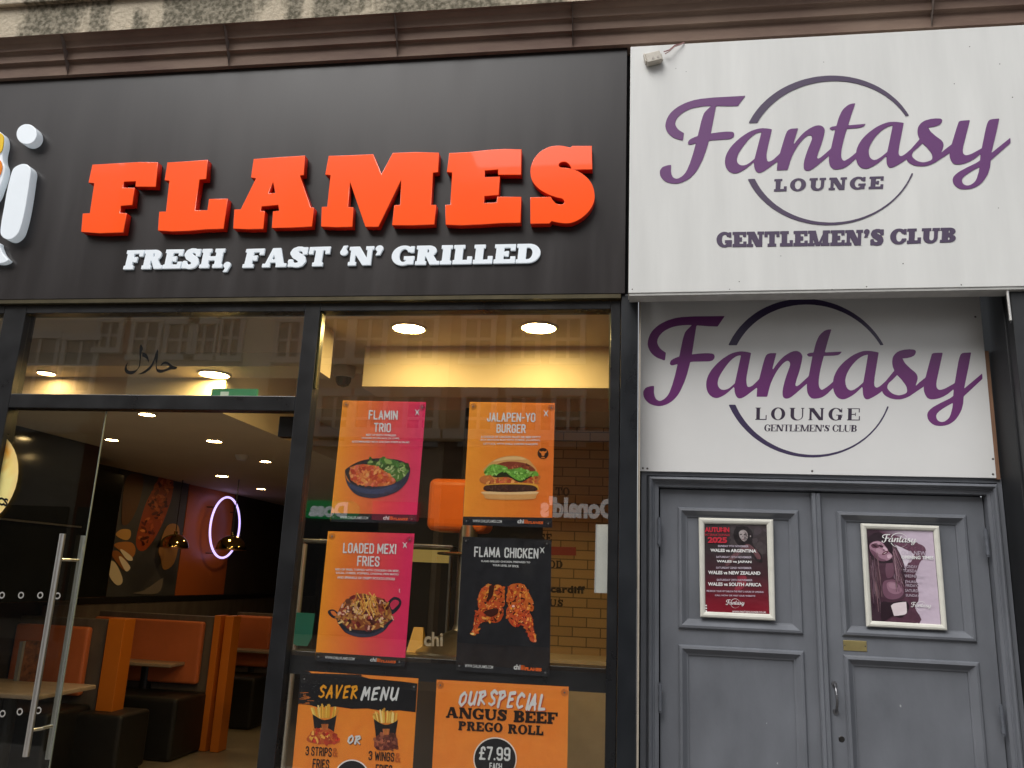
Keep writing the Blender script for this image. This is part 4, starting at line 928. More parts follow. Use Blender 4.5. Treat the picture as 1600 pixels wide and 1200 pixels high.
# glass door leaves
DGY = .02
xd1 = X(155, 705, DGY); xd0 = m0b + .004
gl = thing('glass_door', ((xd0 + xd1) / 2, DGY, .01), 'closed frameless glass door with long steel bar handles on the left', 'glass door')
MB().box(xd0, xd1, DGY, DGY + .010, .01, ztr0 - .006).build('door_pane', DOORGLASS, gl)
MB().box(xd1 + .0002, xd1 + .0035, DGY + .001, DGY + .009, .01, ztr0 - .006).build('glass_edge', mat('glass edge', (.22, .25, .22), rough=.2), gl)
hb = []
for (pa, pb, yy) in (((98.5, 834), (40, 1182), DGY - .062), ((132, 837), (74, 1186), DGY + .078)):
    a_, b_ = P(*pa, yy), P(*pb, yy); xx = (a_.x + b_.x) / 2; a_.x = b_.x = xx
    MB().tube(b_, a_, .0145, n=20).build('pull_bar', STEEL, gl, smooth=True); hb.append((a_, b_))
for py, dz in ((875, 0), (1138, 0)):
    a_, b_ = hb[0]; c_, d_ = hb[1]; z = P(112 if py < 900 else 62, py, DGY).z
    MB().tube((a_.x, a_.y + .012, z), (c_.x, DGY - .0005, z), .0075, n=12).tube((a_.x + (c_.x - a_.x) * .6, DGY + .0105, z), (c_.x, c_.y - .012, z), .0075, n=12).build('handle_fixing', STEEL, gl, smooth=True)
RINGM = mat('frosted vinyl', (.32, .31, .29), rough=.7)
for (px, py) in ((3, 930), (33, 930), (63, 930), (90, 931), (4, 1115), (31, 1112), (60, 1110)):
    q = P(px, py, DGY); q.y = DGY - .0006
    MB().lathe(q, [(.010, 0), (.0165, 0)], 'Y', 20).build('safety_ring', RINGM, gl)
th = math.radians(73)
xh = m1a - .006; wd_ = .74
gr = thing('glass_door', (xh, DGY, .01), 'open frameless glass door swung inward beside the window post', 'glass door')
mb = MB(); d_ = Vector((-math.cos(th), math.sin(th), 0)); nrm = Vector((d_.y, -d_.x, 0)) * .005
p0 = Vector((xh, DGY + .03, 0)); v = []
for z in (.01, ztr0 - .01):
    for pt in (p0 - nrm, p0 + nrm, p0 + d_ * wd_ + nrm, p0 + d_ * wd_ - nrm): v.append((pt.x, pt.y, z))
mb.add(v, [(0, 3, 2, 1), (4, 5, 6, 7), (0, 1, 5, 4), (1, 2, 6, 5), (2, 3, 7, 6), (3, 0, 4, 7)]).build('door_pane', DOORGLASS, gr)
pe = p0 + d_ * (wd_ + .004)
MB().tube((pe.x, pe.y, .01), (pe.x, pe.y, ztr0 - .01), .006, n=8).build('edge_strip', mat('dark edge strip', (.01, .01, .01), rough=.4), gr)
a_, b_ = P(436, 642, .05), P(460, 682, .05)
MB().box(a_.x, xh - .002, .062, .12, b_.z, ztr0 - .012).build('hinge_block', mat('black hinge block', (.008, .008, .009), rough=.25), gr, bevel=.004)
# decals
DECK = mat('black vinyl', (.008, .008, .008), rough=.8, spec=.1)
H_ = ((180, 520), 13.333)
hal = [[(535, 240, 1), (578, 322), (548, 420), (532, 560), (515, 690), (470, 762), (400, 842), (320, 867), (240, 848), (195, 780), (213, 690), (267, 605, 1), (243, 690), (247, 752), (290, 790), (370, 790), (440, 768), (490, 700), (505, 560), (508, 310)],
       [(560, 405, 1), (620, 420), (670, 470), (697, 560), (700, 632, 1), (668, 560), (620, 518), (562, 492, 1)],
       [(882, 340, 1), (895, 400), (886, 540), (866, 640), (870, 725), (890, 758), (960, 765), (1030, 760), (1125, 712), (1105, 672), (1040, 648), (990, 660), (942, 695, 1), (975, 630), (1040, 598), (1110, 618), (1190, 680), (1287, 715), (1250, 760), (1150, 765), (1060, 800), (960, 832), (890, 820), (855, 770), (842, 640), (842, 540, 1), (800, 640), (760, 722), (690, 790), (590, 852), (465, 866, 1), (560, 820), (660, 750), (740, 670), (800, 560), (842, 430)]]
hl = [face(*H_, l, .013, True) for l in hal]
me = loops_mesh('halal_decal', hl, 0.0); mapmesh(me, lambda u, v, h: (u, .0132, v))
o = link('halal_decal', me, DECK); origin_base(o); tag(o, 'black Arabic halal lettering on the transom glass above the entrance', 'decal')
# round sticker
q = P(-46, 748, .012); q2 = P(27.5, 748, .012); R_ = q2.x - q.x
stk = thing('round_sticker', (q.x, .012, q.z - R_), 'round yellow food sticker on the glass at the left edge', 'sticker')
v = [(q.x, .0125, q.z)]; cs = [srgb(246, 226, 150)]; rr = 7; N = 40
for k in range(1, rr + 1):
    for i in range(N):
        t = 2 * math.pi * i / N; r = R_ * k / rr; zz = math.sin(t) * k / rr
        v.append((q.x + r * math.cos(t), .0125, q.z + r * math.sin(t)))
        c = mixc((248, 232, 150), (236, 150, 40), (zz - .15) * 1.6 + random.uniform(-.25, .25)); cs.append(srgb(*(c if k < rr else (246, 214, 140))))
f = [(0, 1 + (i + 1) % N, 1 + i) for i in range(N)]
for k in range(rr - 1):
    for i in range(N): a_ = 1 + k * N; f.append((a_ + i, a_ + (i + 1) % N, a_ + N + (i + 1) % N, a_ + N + i))
me = bpy.data.meshes.new('sticker_sheet'); me.from_pydata(v, [], f); me.update()
ca = me.color_attributes.new('Ink', 'FLOAT_COLOR', 'POINT')
for i in range(len(v)): ca.data[i].color = (*cs[i], 1)
for p in me.polygons:
    if p.normal.y > 0: p.flip()
link('sticker_sheet', me, PRINT, stk)
sans('CS', [(-3, 776), (13, 779), (12, 792), (-4, 789)], .0118, DECK, stk, .06)
# white notice on the right edge of the glass
nq = [(931.5, 819.5), (950, 819.5), (950, 927), (929, 926)]
no = thing('white_notice', P(940, 926, .03), 'blank white notice card at the right edge of the shop window', 'notice')
sheet('notice_card', nq, .027, no, lambda u, v: (214, 214, 208), 2, 4)
MB().slab([(931, 819), (933, 819), (931, 926.5), (928.5, 926.5)], .0255, .0268).build('card_holder', mat('clear holder', (.5, .5, .5), rough=.2), no)

# ================================================================== MENU POSTERS BEHIND THE GLASS
MY = .0225          # poster plane just inside the pane (pane spans .014-.020)
MYB = MY
def cups(parent, pts, y):
    for px, py in pts:
        q = P(px, py, y)
        cm = MB().lathe((q.x, y - .0001, q.z), [(.0001, -.0016), (.006, -.0016), (.012, -.0012), (.0165, -.0004)], 'Y', 18)
        c_ = cm.build('suction_cup', CUP, parent, smooth=True)
        q = P(px, py, y)
        MB().lathe((q.x, y - .0021, q.z), [(.0001, 0), (.0032, 0), (.0042, .0003)], 'Y', 10).build('cup_nub', mat('cup nub', (.20, .19, .19), rough=.25), c_)
def footer(parent, quad, y):
    """dark strip with the web address and the small logo"""
    f = quadfn(quad, y)
    sheet('footer_strip', quad, y - .0004, parent, lambda u, v: (40, 41, 46), 2, 2, thick=.0003)
    inv_ = lambda u, v: f(u, v)
    def sub(u0, v0, u1, v1):
        r = []
        for u, v in ((u0, v1), (u1, v1), (u1, v0), (u0, v0)): r.append(f(u, v))
        return r
    def t3(txt, pts, m, bold, slab=False):
        g = lambda u, v: pts[3].lerp(pts[2], u).lerp(pts[0].lerp(pts[1], u), v)
        if slab:
            gl_, wd = slab_text(txt, .05, s=.3, t=.2, k=.18, sl=.08); lp = [[((q.x), q.z) for q in (g(a_ / wd, b_) for a_, b_ in l)] for _, ls in gl_ for l in ls]
            wall_loops('logo_lettering', lp, y - .0008, 0, m, parent)
        else:
            me = sans_mesh(txt, bold); mapmesh(me, lambda u, v, h: g(u, v) + Vector((0, -.0008, 0)))
            if me.polygons and me.polygons[0].normal.y > 0: me.flip_normals()
            link('lettering' if txt[0] == 'W' else 'logo_lettering', me, m, parent)
    t3('WWW.CHILLIFLAMES.COM', sub(.11, .36, .44, .66), TXTW, .01)
    t3('chi', sub(.615, .36, .685, .80), TXTW, .03)
    t3('lli', sub(.69, .36, .73, .76), TXTO, .03)
    t3('FLAMES', sub(.735, .34, .90, .60), TXTO, 0, True)
CN = {'A': [[(0, 0), (.23, 1), (.46, 0)], [(.09, .3), (.37, .3)]], 'B': [[(0, 0), (0, 1), (.3, 1), (.43, .9), (.43, .64), (.3, .53), (0, .53)], [(.3, .53), (.46, .42), (.46, .12), (.3, 0), (0, 0)]],
      'C': [[(.44, .68), (.44, .88), (.33, 1), (.12, 1), (0, .88), (0, .12), (.12, 0), (.33, 0), (.44, .12), (.44, .32)]], 'D': [[(0, 0), (0, 1), (.28, 1), (.44, .86), (.44, .14), (.28, 0), (0, 0)]],
      'E': [[(.4, 1), (0, 1), (0, 0), (.4, 0)], [(0, .52), (.34, .52)]], 'F': [[(.4, 1), (0, 1), (0, 0)], [(0, .5), (.34, .5)]], 'G': [[(.44, .68), (.44, .88), (.33, 1), (.12, 1), (0, .88), (0, .12), (.12, 0), (.33, 0), (.44, .12), (.44, .46), (.26, .46)]],
      'H': [[(0, 0), (0, 1)], [(.44, 0), (.44, 1)], [(0, .52), (.44, .52)]], 'I': [[(0, 0), (0, 1)]], 'J': [[(.34, 1), (.34, .12), (.22, 0), (.1, 0), (0, .12), (0, .26)]], 'K': [[(0, 0), (0, 1)], [(.44, 1), (.02, .42)], [(.14, .6), (.46, 0)]],
      'L': [[(0, 1), (0, 0), (.38, 0)]], 'M': [[(0, 0), (0, 1), (.31, .22), (.62, 1), (.62, 0)]], 'N': [[(0, 0), (0, 1), (.46, 0), (.46, 1)]], 'O': [[(.12, 1), (.33, 1), (.45, .88), (.45, .12), (.33, 0), (.12, 0), (0, .12), (0, .88), (.12, 1)]],
      'P': [[(0, 0), (0, 1), (.3, 1), (.44, .88), (.44, .58), (.3, .46), (0, .46)]], 'R': [[(0, 0), (0, 1), (.3, 1), (.44, .88), (.44, .6), (.3, .48), (0, .48)], [(.24, .48), (.46, 0)]],
      'S': [[(.44, .74), (.44, .88), (.32, 1), (.12, 1), (0, .88), (0, .68), (.1, .57), (.34, .44), (.44, .33), (.44, .12), (.32, 0), (.12, 0), (0, .12), (0, .27)]], 'T': [[(0, 1), (.46, 1)], [(.23, 1), (.23, 0)]],
      'U': [[(0, 1), (0, .12), (.12, 0), (.32, 0), (.44, .12), (.44, 1)]], 'W': [[(0, 1), (.16, 0), (.34, .8), (.52, 0), (.68, 1)]], 'X': [[(0, 0), (.46, 1)], [(0, 1), (.46, 0)]], 'Y': [[(0, 1), (.23, .45), (.46, 1)], [(.23, .45), (.23, 0)]],
      '3': [[(0, .78), (0, .9), (.1, 1), (.32, 1), (.44, .88), (.44, .64), (.34, .53), (.18, .53)], [(.34, .53), (.44, .42), (.44, .12), (.32, 0), (.1, 0), (0, .12), (0, .24)]], '7': [[(0, 1), (.42, 1), (.14, 0)]],
      '9': [[(.44, .48), (.12, .42), (0, .54), (0, .88), (.12, 1), (.32, 1), (.44, .88), (.44, .12), (.32, 0), (.1, 0), (0, .14)]], '.': [[(0, 0), (0, .03)]], '-': [[(0, .45), (.26, .45)]],
      '£': [[(.46, .8), (.42, .95), (.3, 1), (.16, .9), (.14, .5), (.12, .15), (0, 0), (.46, 0)], [(0, .5), (.34, .5)]], '&': [[(.46, 0), (.06, .75), (.1, .95), (.22, 1), (.32, .9), (.3, .72), (.04, .4), (.02, .12), (.14, 0), (.3, .05), (.44, .4)]]}
def condensed(txt, q, y, m, parent, r=.088):
    x = 0; pr_ = []
    for ch in txt:
        if ch == ' ': x += .34; continue
        for st in CN[ch]: pr_.append(('+', 's', [(px + x, py, r) for px, py in st]))
        x += max(p[0] for st in CN[ch] for p in st) + .27
    lp = outline(pr_, (-.1, -.1, x, 1.1), .032); b_ = bounds(lp); f = quadfn(q, y); out = []
    for l in lp: out.append([(p.x, p.z) for p in (f((a_ - b_[0]) / (b_[2] - b_[0]), (c_ - b_[1]) / (b_[3] - b_[1])) for a_, c_ in l)])
    return wall_loops('lettering', out, y, 0, m, parent)
def chilli_mark(org, sc, cx, cy, h, y, parent):
    pr_ = []
    for s_ in (-1, 1):
        pr_.append(('+', 's', [(s_ * .36, 1, .05), (s_ * .10, .72, .08), (s_ * .08, .45, .11), (s_ * .30, .05, .05)]))
    lp = outline(pr_, (-.5, 0, .5, 1), .04)
    wl_ = []
    for l in lp: wl_.append([(q.x, q.z) for q in (P(org[0] + (cx + a_ * h) / sc, org[1] + (cy - b_ * h) / sc, y) for a_, b_ in l)])
    wall_loops('chilli_mark', wl_, y, 0, TXTW, parent)
ORG = (240, 142, 40); ORG2 = (236, 118, 42); PNK = (232, 52, 104)
grad = lambda u, v: mixc(mixc((250, 160, 46), (236, 100, 70), u / .55), PNK, (u - .45) / .5)
gora = lambda u, v: mixc((252, 164, 52), (242, 120, 46), u * .8 + (1 - v) * .1 + random.uniform(-.06, .06))
# ---------- FLAMIN TRIO
Z2 = ((510, 610), 5.455)
q4 = [(535.7, 625.6), (665.8, 628.3), (650, 818), (516, 815)]
p1 = thing('menu_poster', P(583, 816, MY), 'orange to pink FLAMIN TRIO poster with a navy bowl of rice and salad', 'poster', 'menu posters in the shop window')
sheet('poster_sheet', q4, MY, p1, grad)
footer(p1, [(518, 801.6), (651.3, 804.3), (650, 818), (516, 815)], MY)
ty = MY - .0021
condensed('FLAMIN', zq(Z2, 362, 168, 610, 248, 4, -4), ty, TXTW, p1); condensed('TRIO', zq(Z2, 406, 276, 552, 355, 3, -4), ty, TXTW, p1)
for t, x0, x1, y0 in (('BEST OF BOTH WORLDS!', 338, 592, 370), ('CHOOSE EITHER RICE OR CHIPS,', 300, 624, 398), ('ACCOMPANIED WITH CHICKEN STRIPS & SALAD', 216, 708, 428)):
    sans(t, zq(Z2, x0, y0, x1, y0 + 17, 5), ty, TXTW, p1, .03)
chilli_mark(*Z2, 774, 212, 48, ty, p1)
ar = Art(*Z2, MY - .0006)
ar.poly([(160, 700), (180, 660), (280, 605), (400, 580), (520, 580), (640, 600), (705, 645), (712, 690), (690, 750), (620, 820), (500, 850), (360, 845), (220, 800)], (36, 38, 48), True)
gr_ = [(355, 640), (380, 570), (430, 575), (520, 600), (640, 600), (695, 640), (690, 690), (640, 760), (580, 770), (480, 690)]
ar.scatter(gr_, [(70, 120, 50), (110, 150, 70), (50, 90, 40), (150, 180, 100), (88, 128, 58)], 70, 34, .6)
for k_ in range(16): x = random.uniform(530, 670); y = random.uniform(620, 740); ar.stick(x, y, x + random.uniform(-40, 40), y + random.uniform(-40, 40), 4, jit((190, 200, 140)))
fd = [(195, 700), (230, 645), (330, 630), (440, 655), (540, 720), (590, 780), (500, 815), (340, 812), (230, 780)]
ar.poly(fd, (214, 110, 54), True)
ar.scatter(fd, [(222, 96, 50), (232, 140, 70), (206, 76, 46), (240, 164, 92), (190, 66, 40), (228, 120, 90)], 170, 20, .7)
ar.poly([(158, 695), (176, 760), (230, 800), (320, 822), (440, 822), (560, 800), (650, 750), (700, 690), (713, 690), (690, 770), (620, 850), (520, 896), (420, 916), (340, 913), (255, 888), (195, 830), (165, 760)], (44, 52, 78), True)
ar.poly([(196, 800), (330, 838), (470, 838), (600, 800), (560, 850), (460, 880), (340, 880), (240, 850)], (58, 70, 104), True)
ar.build('food_picture', p1)
cups(p1, [(541, 632), (660, 636.5), (521, 808), (643.5, 811)], MY)
# ---------- JALAPEN-YO BURGER
Z3 = ((710, 610), 5.455)
q4 = [(734, 628), (867, 629.8), (862.5, 824.5), (723, 820.5)]
p2 = thing('menu_poster', P(793, 822, MY), 'orange JALAPEN-YO BURGER poster with a large stacked burger', 'poster', 'menu posters in the shop window')
sheet('poster_sheet', q4, MY, p2, gora)
footer(p2, [(723.8, 807), (863, 809), (862.5, 824.5), (723, 820.5)], MY)
condensed('JALAPEN-YO', zq(Z3, 280, 188, 692, 266, 4, -3), ty, TXTW, p2); condensed('BURGER', zq(Z3, 360, 286, 610, 362, 3, -3), ty, TXTW, p2)
for t, x0, x1, y0 in (('A CHOICE OF CHICKEN FILLET OR BEEF PATTY', 224, 736, 386), ('IN A BRIOCHE BUN WITH CHEESE, JALAPENO,', 224, 732, 414), ('LETTUCE, WITH CHILLI CHEESE NUGGETS', 248, 710, 446)):
    sans(t, zq(Z3, x0, y0, x1, y0 + 18, 4), ty, TXTW, p2, .03)
chilli_mark(*Z3, 781, 222, 50, ty, p2)
ar = Art(*Z3, MY - .0006)
ar.poly([(250, 690), (268, 650), (330, 600), (400, 570), (480, 558), (560, 562), (630, 590), (668, 630), (700, 690), (600, 740), (360, 740)], (222, 168, 100), True)
ar.poly([(330, 606), (400, 576), (480, 564), (560, 568), (610, 588), (540, 590), (440, 592)], (240, 200, 140), True)
ar.poly([(350, 640), (440, 608), (560, 612), (650, 640), (690, 690), (600, 690), (420, 680)], (142, 62, 40), True)
ar.scatter([(380, 630), (640, 630), (680, 680), (400, 690)], [(160, 72, 48), (110, 44, 30), (196, 110, 80)], 30, 16, .4)
lt = [(255, 690), (320, 630), (440, 650), (470, 680), (560, 660), (640, 690), (700, 690), (715, 730), (640, 730), (560, 770), (480, 730), (420, 690), (350, 720), (270, 715)]
ar.poly([(268, 720), (700, 715), (712, 780), (690, 800), (260, 800)], (206, 120, 58), True)
ar.scatter([(280, 735), (700, 735), (700, 795), (275, 795)], [(222, 140, 62), (196, 70, 40), (180, 84, 46), (236, 170, 90), (214, 98, 60)], 60, 18, .7)
ar.poly([(300, 700), (420, 690), (560, 750), (690, 715), (640, 745), (560, 785), (460, 740), (340, 740)], (40, 52, 24), True)
ar.poly(lt, (116, 178, 66), True)
ar.scatter(lt, [(140, 200, 84), (96, 156, 52), (168, 216, 116), (84, 136, 44)], 80, 17, .45)
ar.poly([(248, 812), (330, 796), (480, 790), (640, 792), (705, 806), (718, 850), (690, 835), (560, 812), (400, 806)], (240, 178, 66), True)
ar.poly([(252, 822), (300, 806), (480, 800), (640, 806), (700, 826), (695, 856), (560, 864), (360, 864), (258, 852)], (70, 40, 32), True)
ar.scatter([(262, 820), (480, 806), (690, 822), (685, 854), (270, 854)], [(88, 52, 42), (52, 30, 24), (106, 66, 54), (60, 34, 28)], 60, 11, .6)
ar.poly([(250, 862), (470, 868), (694, 862), (696, 900), (670, 926), (480, 932), (290, 926), (254, 900)], (226, 170, 104), True)
ar.poly([(250, 862), (470, 868), (694, 862), (690, 880), (470, 886), (256, 880)], (244, 206, 152), True)
ar.ell(755, 537, 47, 47, (52, 32, 22), 28)
ar.poly([(722, 512), (742, 522), (755, 516), (768, 522), (790, 512), (782, 532), (770, 536), (766, 556), (755, 562), (744, 556), (740, 536), (728, 530)], (232, 130, 48)); ar.poly([(738, 568), (772, 568), (766, 578), (744, 578)], (232, 130, 48))
ar.build('food_picture', p2)
cups(p2, [(739.5, 635), (861.5, 637), (729, 814), (856.5, 818)], MY)
# ---------- LOADED MEXI FRIES
Z4 = ((490, 820), 5.217)
q4 = [(512.6, 830), (647.6, 833.8), (632, 1042), (492, 1033)]
p3 = thing('menu_poster', P(562, 1037, MY), 'orange to pink LOADED MEXI FRIES poster with a black pan of fries', 'poster', 'menu posters in the shop window')
sheet('poster_sheet', q4, MY, p3, grad)
footer(p3, [(493.6, 1019), (633.6, 1028), (632, 1042), (492, 1033)], MY)
condensed('LOADED MEXI', zq(Z4, 243, 146, 676, 230, 10, -5), ty, TXTW, p3); condensed('FRIES', zq(Z4, 358, 252, 540, 336, 6, -5), ty, TXTW, p3)
for t, x0, x1, y0 in (('BED OF FRIES, TOPPED WITH CHICKEN OR BEEF,', 178, 698, 354), ('SALSA, CHEESE, POPPERS, ONIONS, PERI MAYO', 182, 692, 382), ('AND SPRINKLE OF CRISPY POTATO STICKS', 192, 662, 418)):
    sans(t, zq(Z4, x0, y0, x1, y0 + 20, 14), ty, TXTW, p3, .03)
chilli_mark(*Z4, 744, 190, 46, ty, p3); ar0 = Art(*Z4, MY - .0013); ar0.poly([(695, 525), (704, 520), (700, 538), (706, 555), (697, 548)], (240, 220, 220)); ar0.build('chilli_mark', p3)
ar = Art(*Z4, MY - .0006)
pan = (44, 44, 54)
for pts in ([(120, 700), (160, 690), (200, 720), (225, 780), (190, 770), (150, 755), (120, 725)], [(600, 640), (650, 590), (700, 600), (716, 640), (690, 690), (640, 730), (600, 700)]): ar.poly(pts, pan, True)
ar.poly([(138, 706), (165, 704), (190, 730), (196, 752), (160, 738)], (234, 130, 60), True); ar.poly([(622, 650), (655, 612), (690, 620), (694, 645), (660, 680), (640, 690)], (214, 60, 92), True)
ar.poly([(195, 740), (240, 860), (320, 905), (400, 918), (490, 908), (570, 868), (610, 820), (645, 740), (420, 640)], pan, True)
ar.poly([(240, 850), (320, 880), (420, 890), (520, 870), (590, 820), (560, 872), (490, 906), (400, 916), (310, 902)], (66, 66, 82), True)
fd = [(195, 740), (230, 650), (300, 590), (380, 560), (480, 580), (590, 620), (640, 740), (600, 800), (520, 850), (420, 860), (310, 850), (240, 810)]
ar.poly(fd, (150, 84, 48), True)
ar.scatter(fd, [(120, 44, 40), (96, 40, 30), (150, 60, 54), (196, 140, 80), (84, 34, 30)], 90, 24, .7)
for k_ in range(120):
    while True:
        x, y = random.uniform(200, 640), random.uniform(560, 850)
        if ar.inside(fd, x, y): break
    t = random.uniform(0, 3.14); l = random.uniform(16, 42); ar.stick(x, y, x + math.cos(t) * l, y + math.sin(t) * l, random.uniform(4, 8), jit(random.choice([(228, 178, 100), (206, 150, 76), (240, 204, 140), (190, 126, 64), (170, 70, 60), (236, 190, 170)])))
for k_ in range(46):
    x = random.gauss(430, 60); y = random.gauss(620, 38); t = random.uniform(.9, 2.3); l = random.uniform(36, 80)
    ar.stick(x, y, x + math.cos(t) * l, y + math.sin(t) * l, 4.5, jit(random.choice([(240, 190, 96), (226, 164, 70), (206, 130, 60)])))
ar.build('food_picture', p3)
cups(p3, [(519, 838), (640, 843.5), (498, 1026), (624, 1034.5)], MY)
# ---------- FLAMA CHICKEN
Z5 = ((700, 820), 5.0)
q4 = [(723, 838.4), (861.6, 843.6), (859, 1057), (711.6, 1048)]
p4 = thing('menu_poster', P(786, 1052, MY), 'black FLAMA CHICKEN poster with a flattened grilled chicken', 'poster', 'menu posters in the shop window')
sheet('poster_sheet', q4, MY, p4, lambda u, v: mixc((46, 46, 50), (34, 34, 38), random.random()))
condensed('FLAMA', zq(Z5, 206, 170, 410, 250, 6, -3), ty, TXTW, p4); condensed('CHICKEN', zq(Z5, 442, 177, 708, 257, 8, -3), ty, TXTW, p4)
for t, x0, x1, y0 in (('FLAME GRILLED CHICKEN, PREPARED TO', 260, 642, 276), ('YOUR LEVEL OF SPICE.', 348, 554, 306)): sans(t, zq(Z5, x0, y0, x1, y0 + 17, 10), ty, TXTW, p4, .03)
chilli_mark(*Z5, 736, 222, 46, ty, p4)
f4 = quadfn(q4, ty)
def t4(txt, u0, v0, u1, v1, m, bold):
    me = sans_mesh(txt, bold); mapmesh(me, lambda u, v, h: f4(u0 + (u1 - u0) * u, v0 + (v1 - v0) * v)); 
    if me.polygons and me.polygons[0].normal.y > 0: me.flip_normals()
    link('lettering' if txt[0] == 'W' else 'logo_lettering', me, m, p4)
t4('WWW.CHILLIFLAMES.COM', .10, .030, .40, .052, TXTW, .01); t4('chi', .62, .034, .69, .072, TXTW, .03); t4('lli', .695, .034, .735, .068, TXTO, .03); t4('FLAMES', .74, .032, .915, .056, TXTO, .06)
ar = Art(*Z5, MY - .0006)
cc = [(214, 100, 40), (226, 126, 50), (196, 76, 36), (236, 160, 66), (180, 60, 34)]
dk = [(70, 30, 18), (44, 20, 14), (110, 44, 24)]
for reg, base in (([(245, 655), (234, 590), (250, 520), (288, 478), (330, 464), (360, 476), (400, 468), (436, 500), (442, 570), (434, 640), (340, 652)], (206, 92, 42)), ([(455, 600), (465, 540), (470, 490), (500, 464), (570, 459), (610, 490), (642, 550), (670, 612), (664, 672), (630, 670), (560, 650), (480, 630)], (212, 108, 46)),
                  ([(222, 680), (260, 662), (340, 642), (422, 650), (434, 690), (412, 745), (370, 766), (310, 756), (262, 766), (236, 795), (238, 835), (205, 864), (177, 858), (180, 838), (200, 800), (206, 730)], (200, 84, 40)), ([(455, 690), (468, 642), (520, 626), (590, 650), (640, 690), (662, 740), (666, 800), (682, 870), (692, 902), (670, 918), (640, 900), (624, 850), (590, 792), (558, 782), (514, 795), (474, 750)], (206, 90, 50))):
    ar.poly(reg, base, True); ar.scatter(reg, cc, 75, 17, .5); ar.scatter(reg, dk, 22, 13, .4); ar.scatter(reg, [(244, 190, 110), (240, 170, 120)], 14, 7, .5)
ar.poly([(325, 480), (360, 476), (345, 560), (300, 600), (315, 540)], (62, 28, 18), True); ar.poly([(280, 680), (380, 650), (390, 690), (330, 720)], (64, 26, 18), True)
ar.ell(192, 852, 14, 9, (226, 196, 120), 10); ar.ell(682, 906, 10, 12, (232, 140, 96), 10); ar.ell(510, 636, 12, 9, (236, 190, 180), 10)
ar.build('food_picture', p4)
cups(p4, [(728, 845), (854.5, 849.5), (717.5, 1040.5), (852, 1051)], MY)
# ---------- SAVER MENU
Z6 = ((440, 1030), 3.478)
q4 = [(471, 1048), (653.6, 1060), (637.5, 1312), (446.5, 1310)]
p5 = thing('menu_poster', P(545, 1310, MY), 'orange SAVER MENU poster with a torn black band and cartons of fries', 'poster', 'menu posters in the shop window')
sheet('poster_sheet', q4, MY, p5, lambda u, v: mixc((250, 152, 54), (246, 140, 50), random.random()))
ar = Art(*Z6, MY - .0006)
top = [(100, 76), (200, 82), (330, 86), (430, 92), (480, 106), (560, 112), (660, 122), (738, 132)]; bot = [(728, 288), (640, 278), (560, 284), (470, 268), (380, 270), (300, 258), (200, 262), (150, 248), (90, 244)]
ar.poly(top + bot, (34, 33, 35)); ar.poly([(108, 62), (150, 66), (160, 76), (300, 80), (430, 84), (440, 92), (104, 78)], (34, 33, 35))
for k_ in range(60): ar.blob(random.gauss(200, 70), random.gauss(150, 40) , random.uniform(.8, 2.6), (130, 130, 132), 5)
for k_ in range(16): x = random.uniform(95, 140); y = random.uniform(180, 245); ar.stick(x, y, x + random.uniform(10, 40), y + 1, 1.5, (210, 120, 50))
for cx, dy in ((235, 0), (568, 26)):
    for k_ in range(34):
        x = cx + random.uniform(-58, 58); tx = cx + (x - cx) * 1.22; y = 300 + dy; h = random.uniform(30, 66) * (1 - abs(x - cx) / 130)
        ar.stick(x, y + 20, tx + random.uniform(-6, 6), y - h, 4.5, jit(random.choice([(246, 206, 104), (236, 180, 70), (250, 222, 140), (222, 160, 60)])))
    ar.poly([(cx - 67, 298 + dy, 1), (cx - 30, 322 + dy), (cx, 330 + dy), (cx + 34, 322 + dy), (cx + 64, 304 + dy, 1), (cx + 48, 400 + dy, 1), (cx - 55, 400 + dy, 1)], (38, 34, 34), True)
    hp = [(cx - 100, 432 + dy), (cx - 50, 385 + dy), (cx, 372 + dy), (cx + 45, 392 + dy), (cx + 82, 445 + dy), (cx + 40, 462 + dy), (cx - 60, 458 + dy)]
    if dy == 0: ar.poly(hp, (206, 96, 42), True); ar.scatter(hp, [(226, 130, 60), (196, 70, 36), (240, 180, 80), (180, 60, 30), (214, 60, 40)], 70, 13, .6)
    else: hp = [(cx - 62, 410 + dy), (cx - 30, 380 + dy), (cx + 40, 380 + dy), (cx + 62, 420 + dy), (cx + 50, 460 + dy), (cx - 50, 466 + dy)]; ar.poly(hp, (120, 60, 44), True); ar.scatter(hp, [(142, 76, 56), (96, 46, 34), (176, 98, 66), (110, 50, 40)], 70, 14, .7)
    for k_ in range(5): ar.stick(cx - 12 + k_ * 6, 384 + dy, cx - 16 + k_ * 8, 352 + dy, 3, jit((206, 120, 60)))
ar.ell(382, 640, 95, 95, (246, 240, 236), 40); ar.ell(382, 640, 88, 88, (36, 34, 36), 40)
ar.build('food_picture', p5)
def brush(txt, q, y, m, parent, r=.1, **kw):
    lp, wd = brush_loops(txt, r, **kw); b_ = bounds(lp); f = quadfn(q, y); out = []
    for l in lp: out.append([(p.x, p.z) for p in (f((a_ - b_[0]) / (b_[2] - b_[0]), (c_ - b_[1]) / (b_[3] - b_[1])) for a_, c_ in l)])
    return wall_loops('lettering', out, y, 0, m, parent)
brush('SAVER', zq(Z6, 200, 136, 414, 214, 4, 0), ty, TXTY, p5, r=.105); brush('MENU', zq(Z6, 428, 146, 640, 226, 4, 0), ty, TXTW, p5, r=.105)
SHW = mat('drop shadow ink', srgb(120, 66, 30), rough=.4)
brush('OR', zq(Z6, 360, 414, 434, 466, 4, 0), ty + .0003, SHW, p5, r=.13); brush('OR', zq(Z6, 357, 410, 431, 462, 4, 0), ty, TXTW, p5, r=.12)
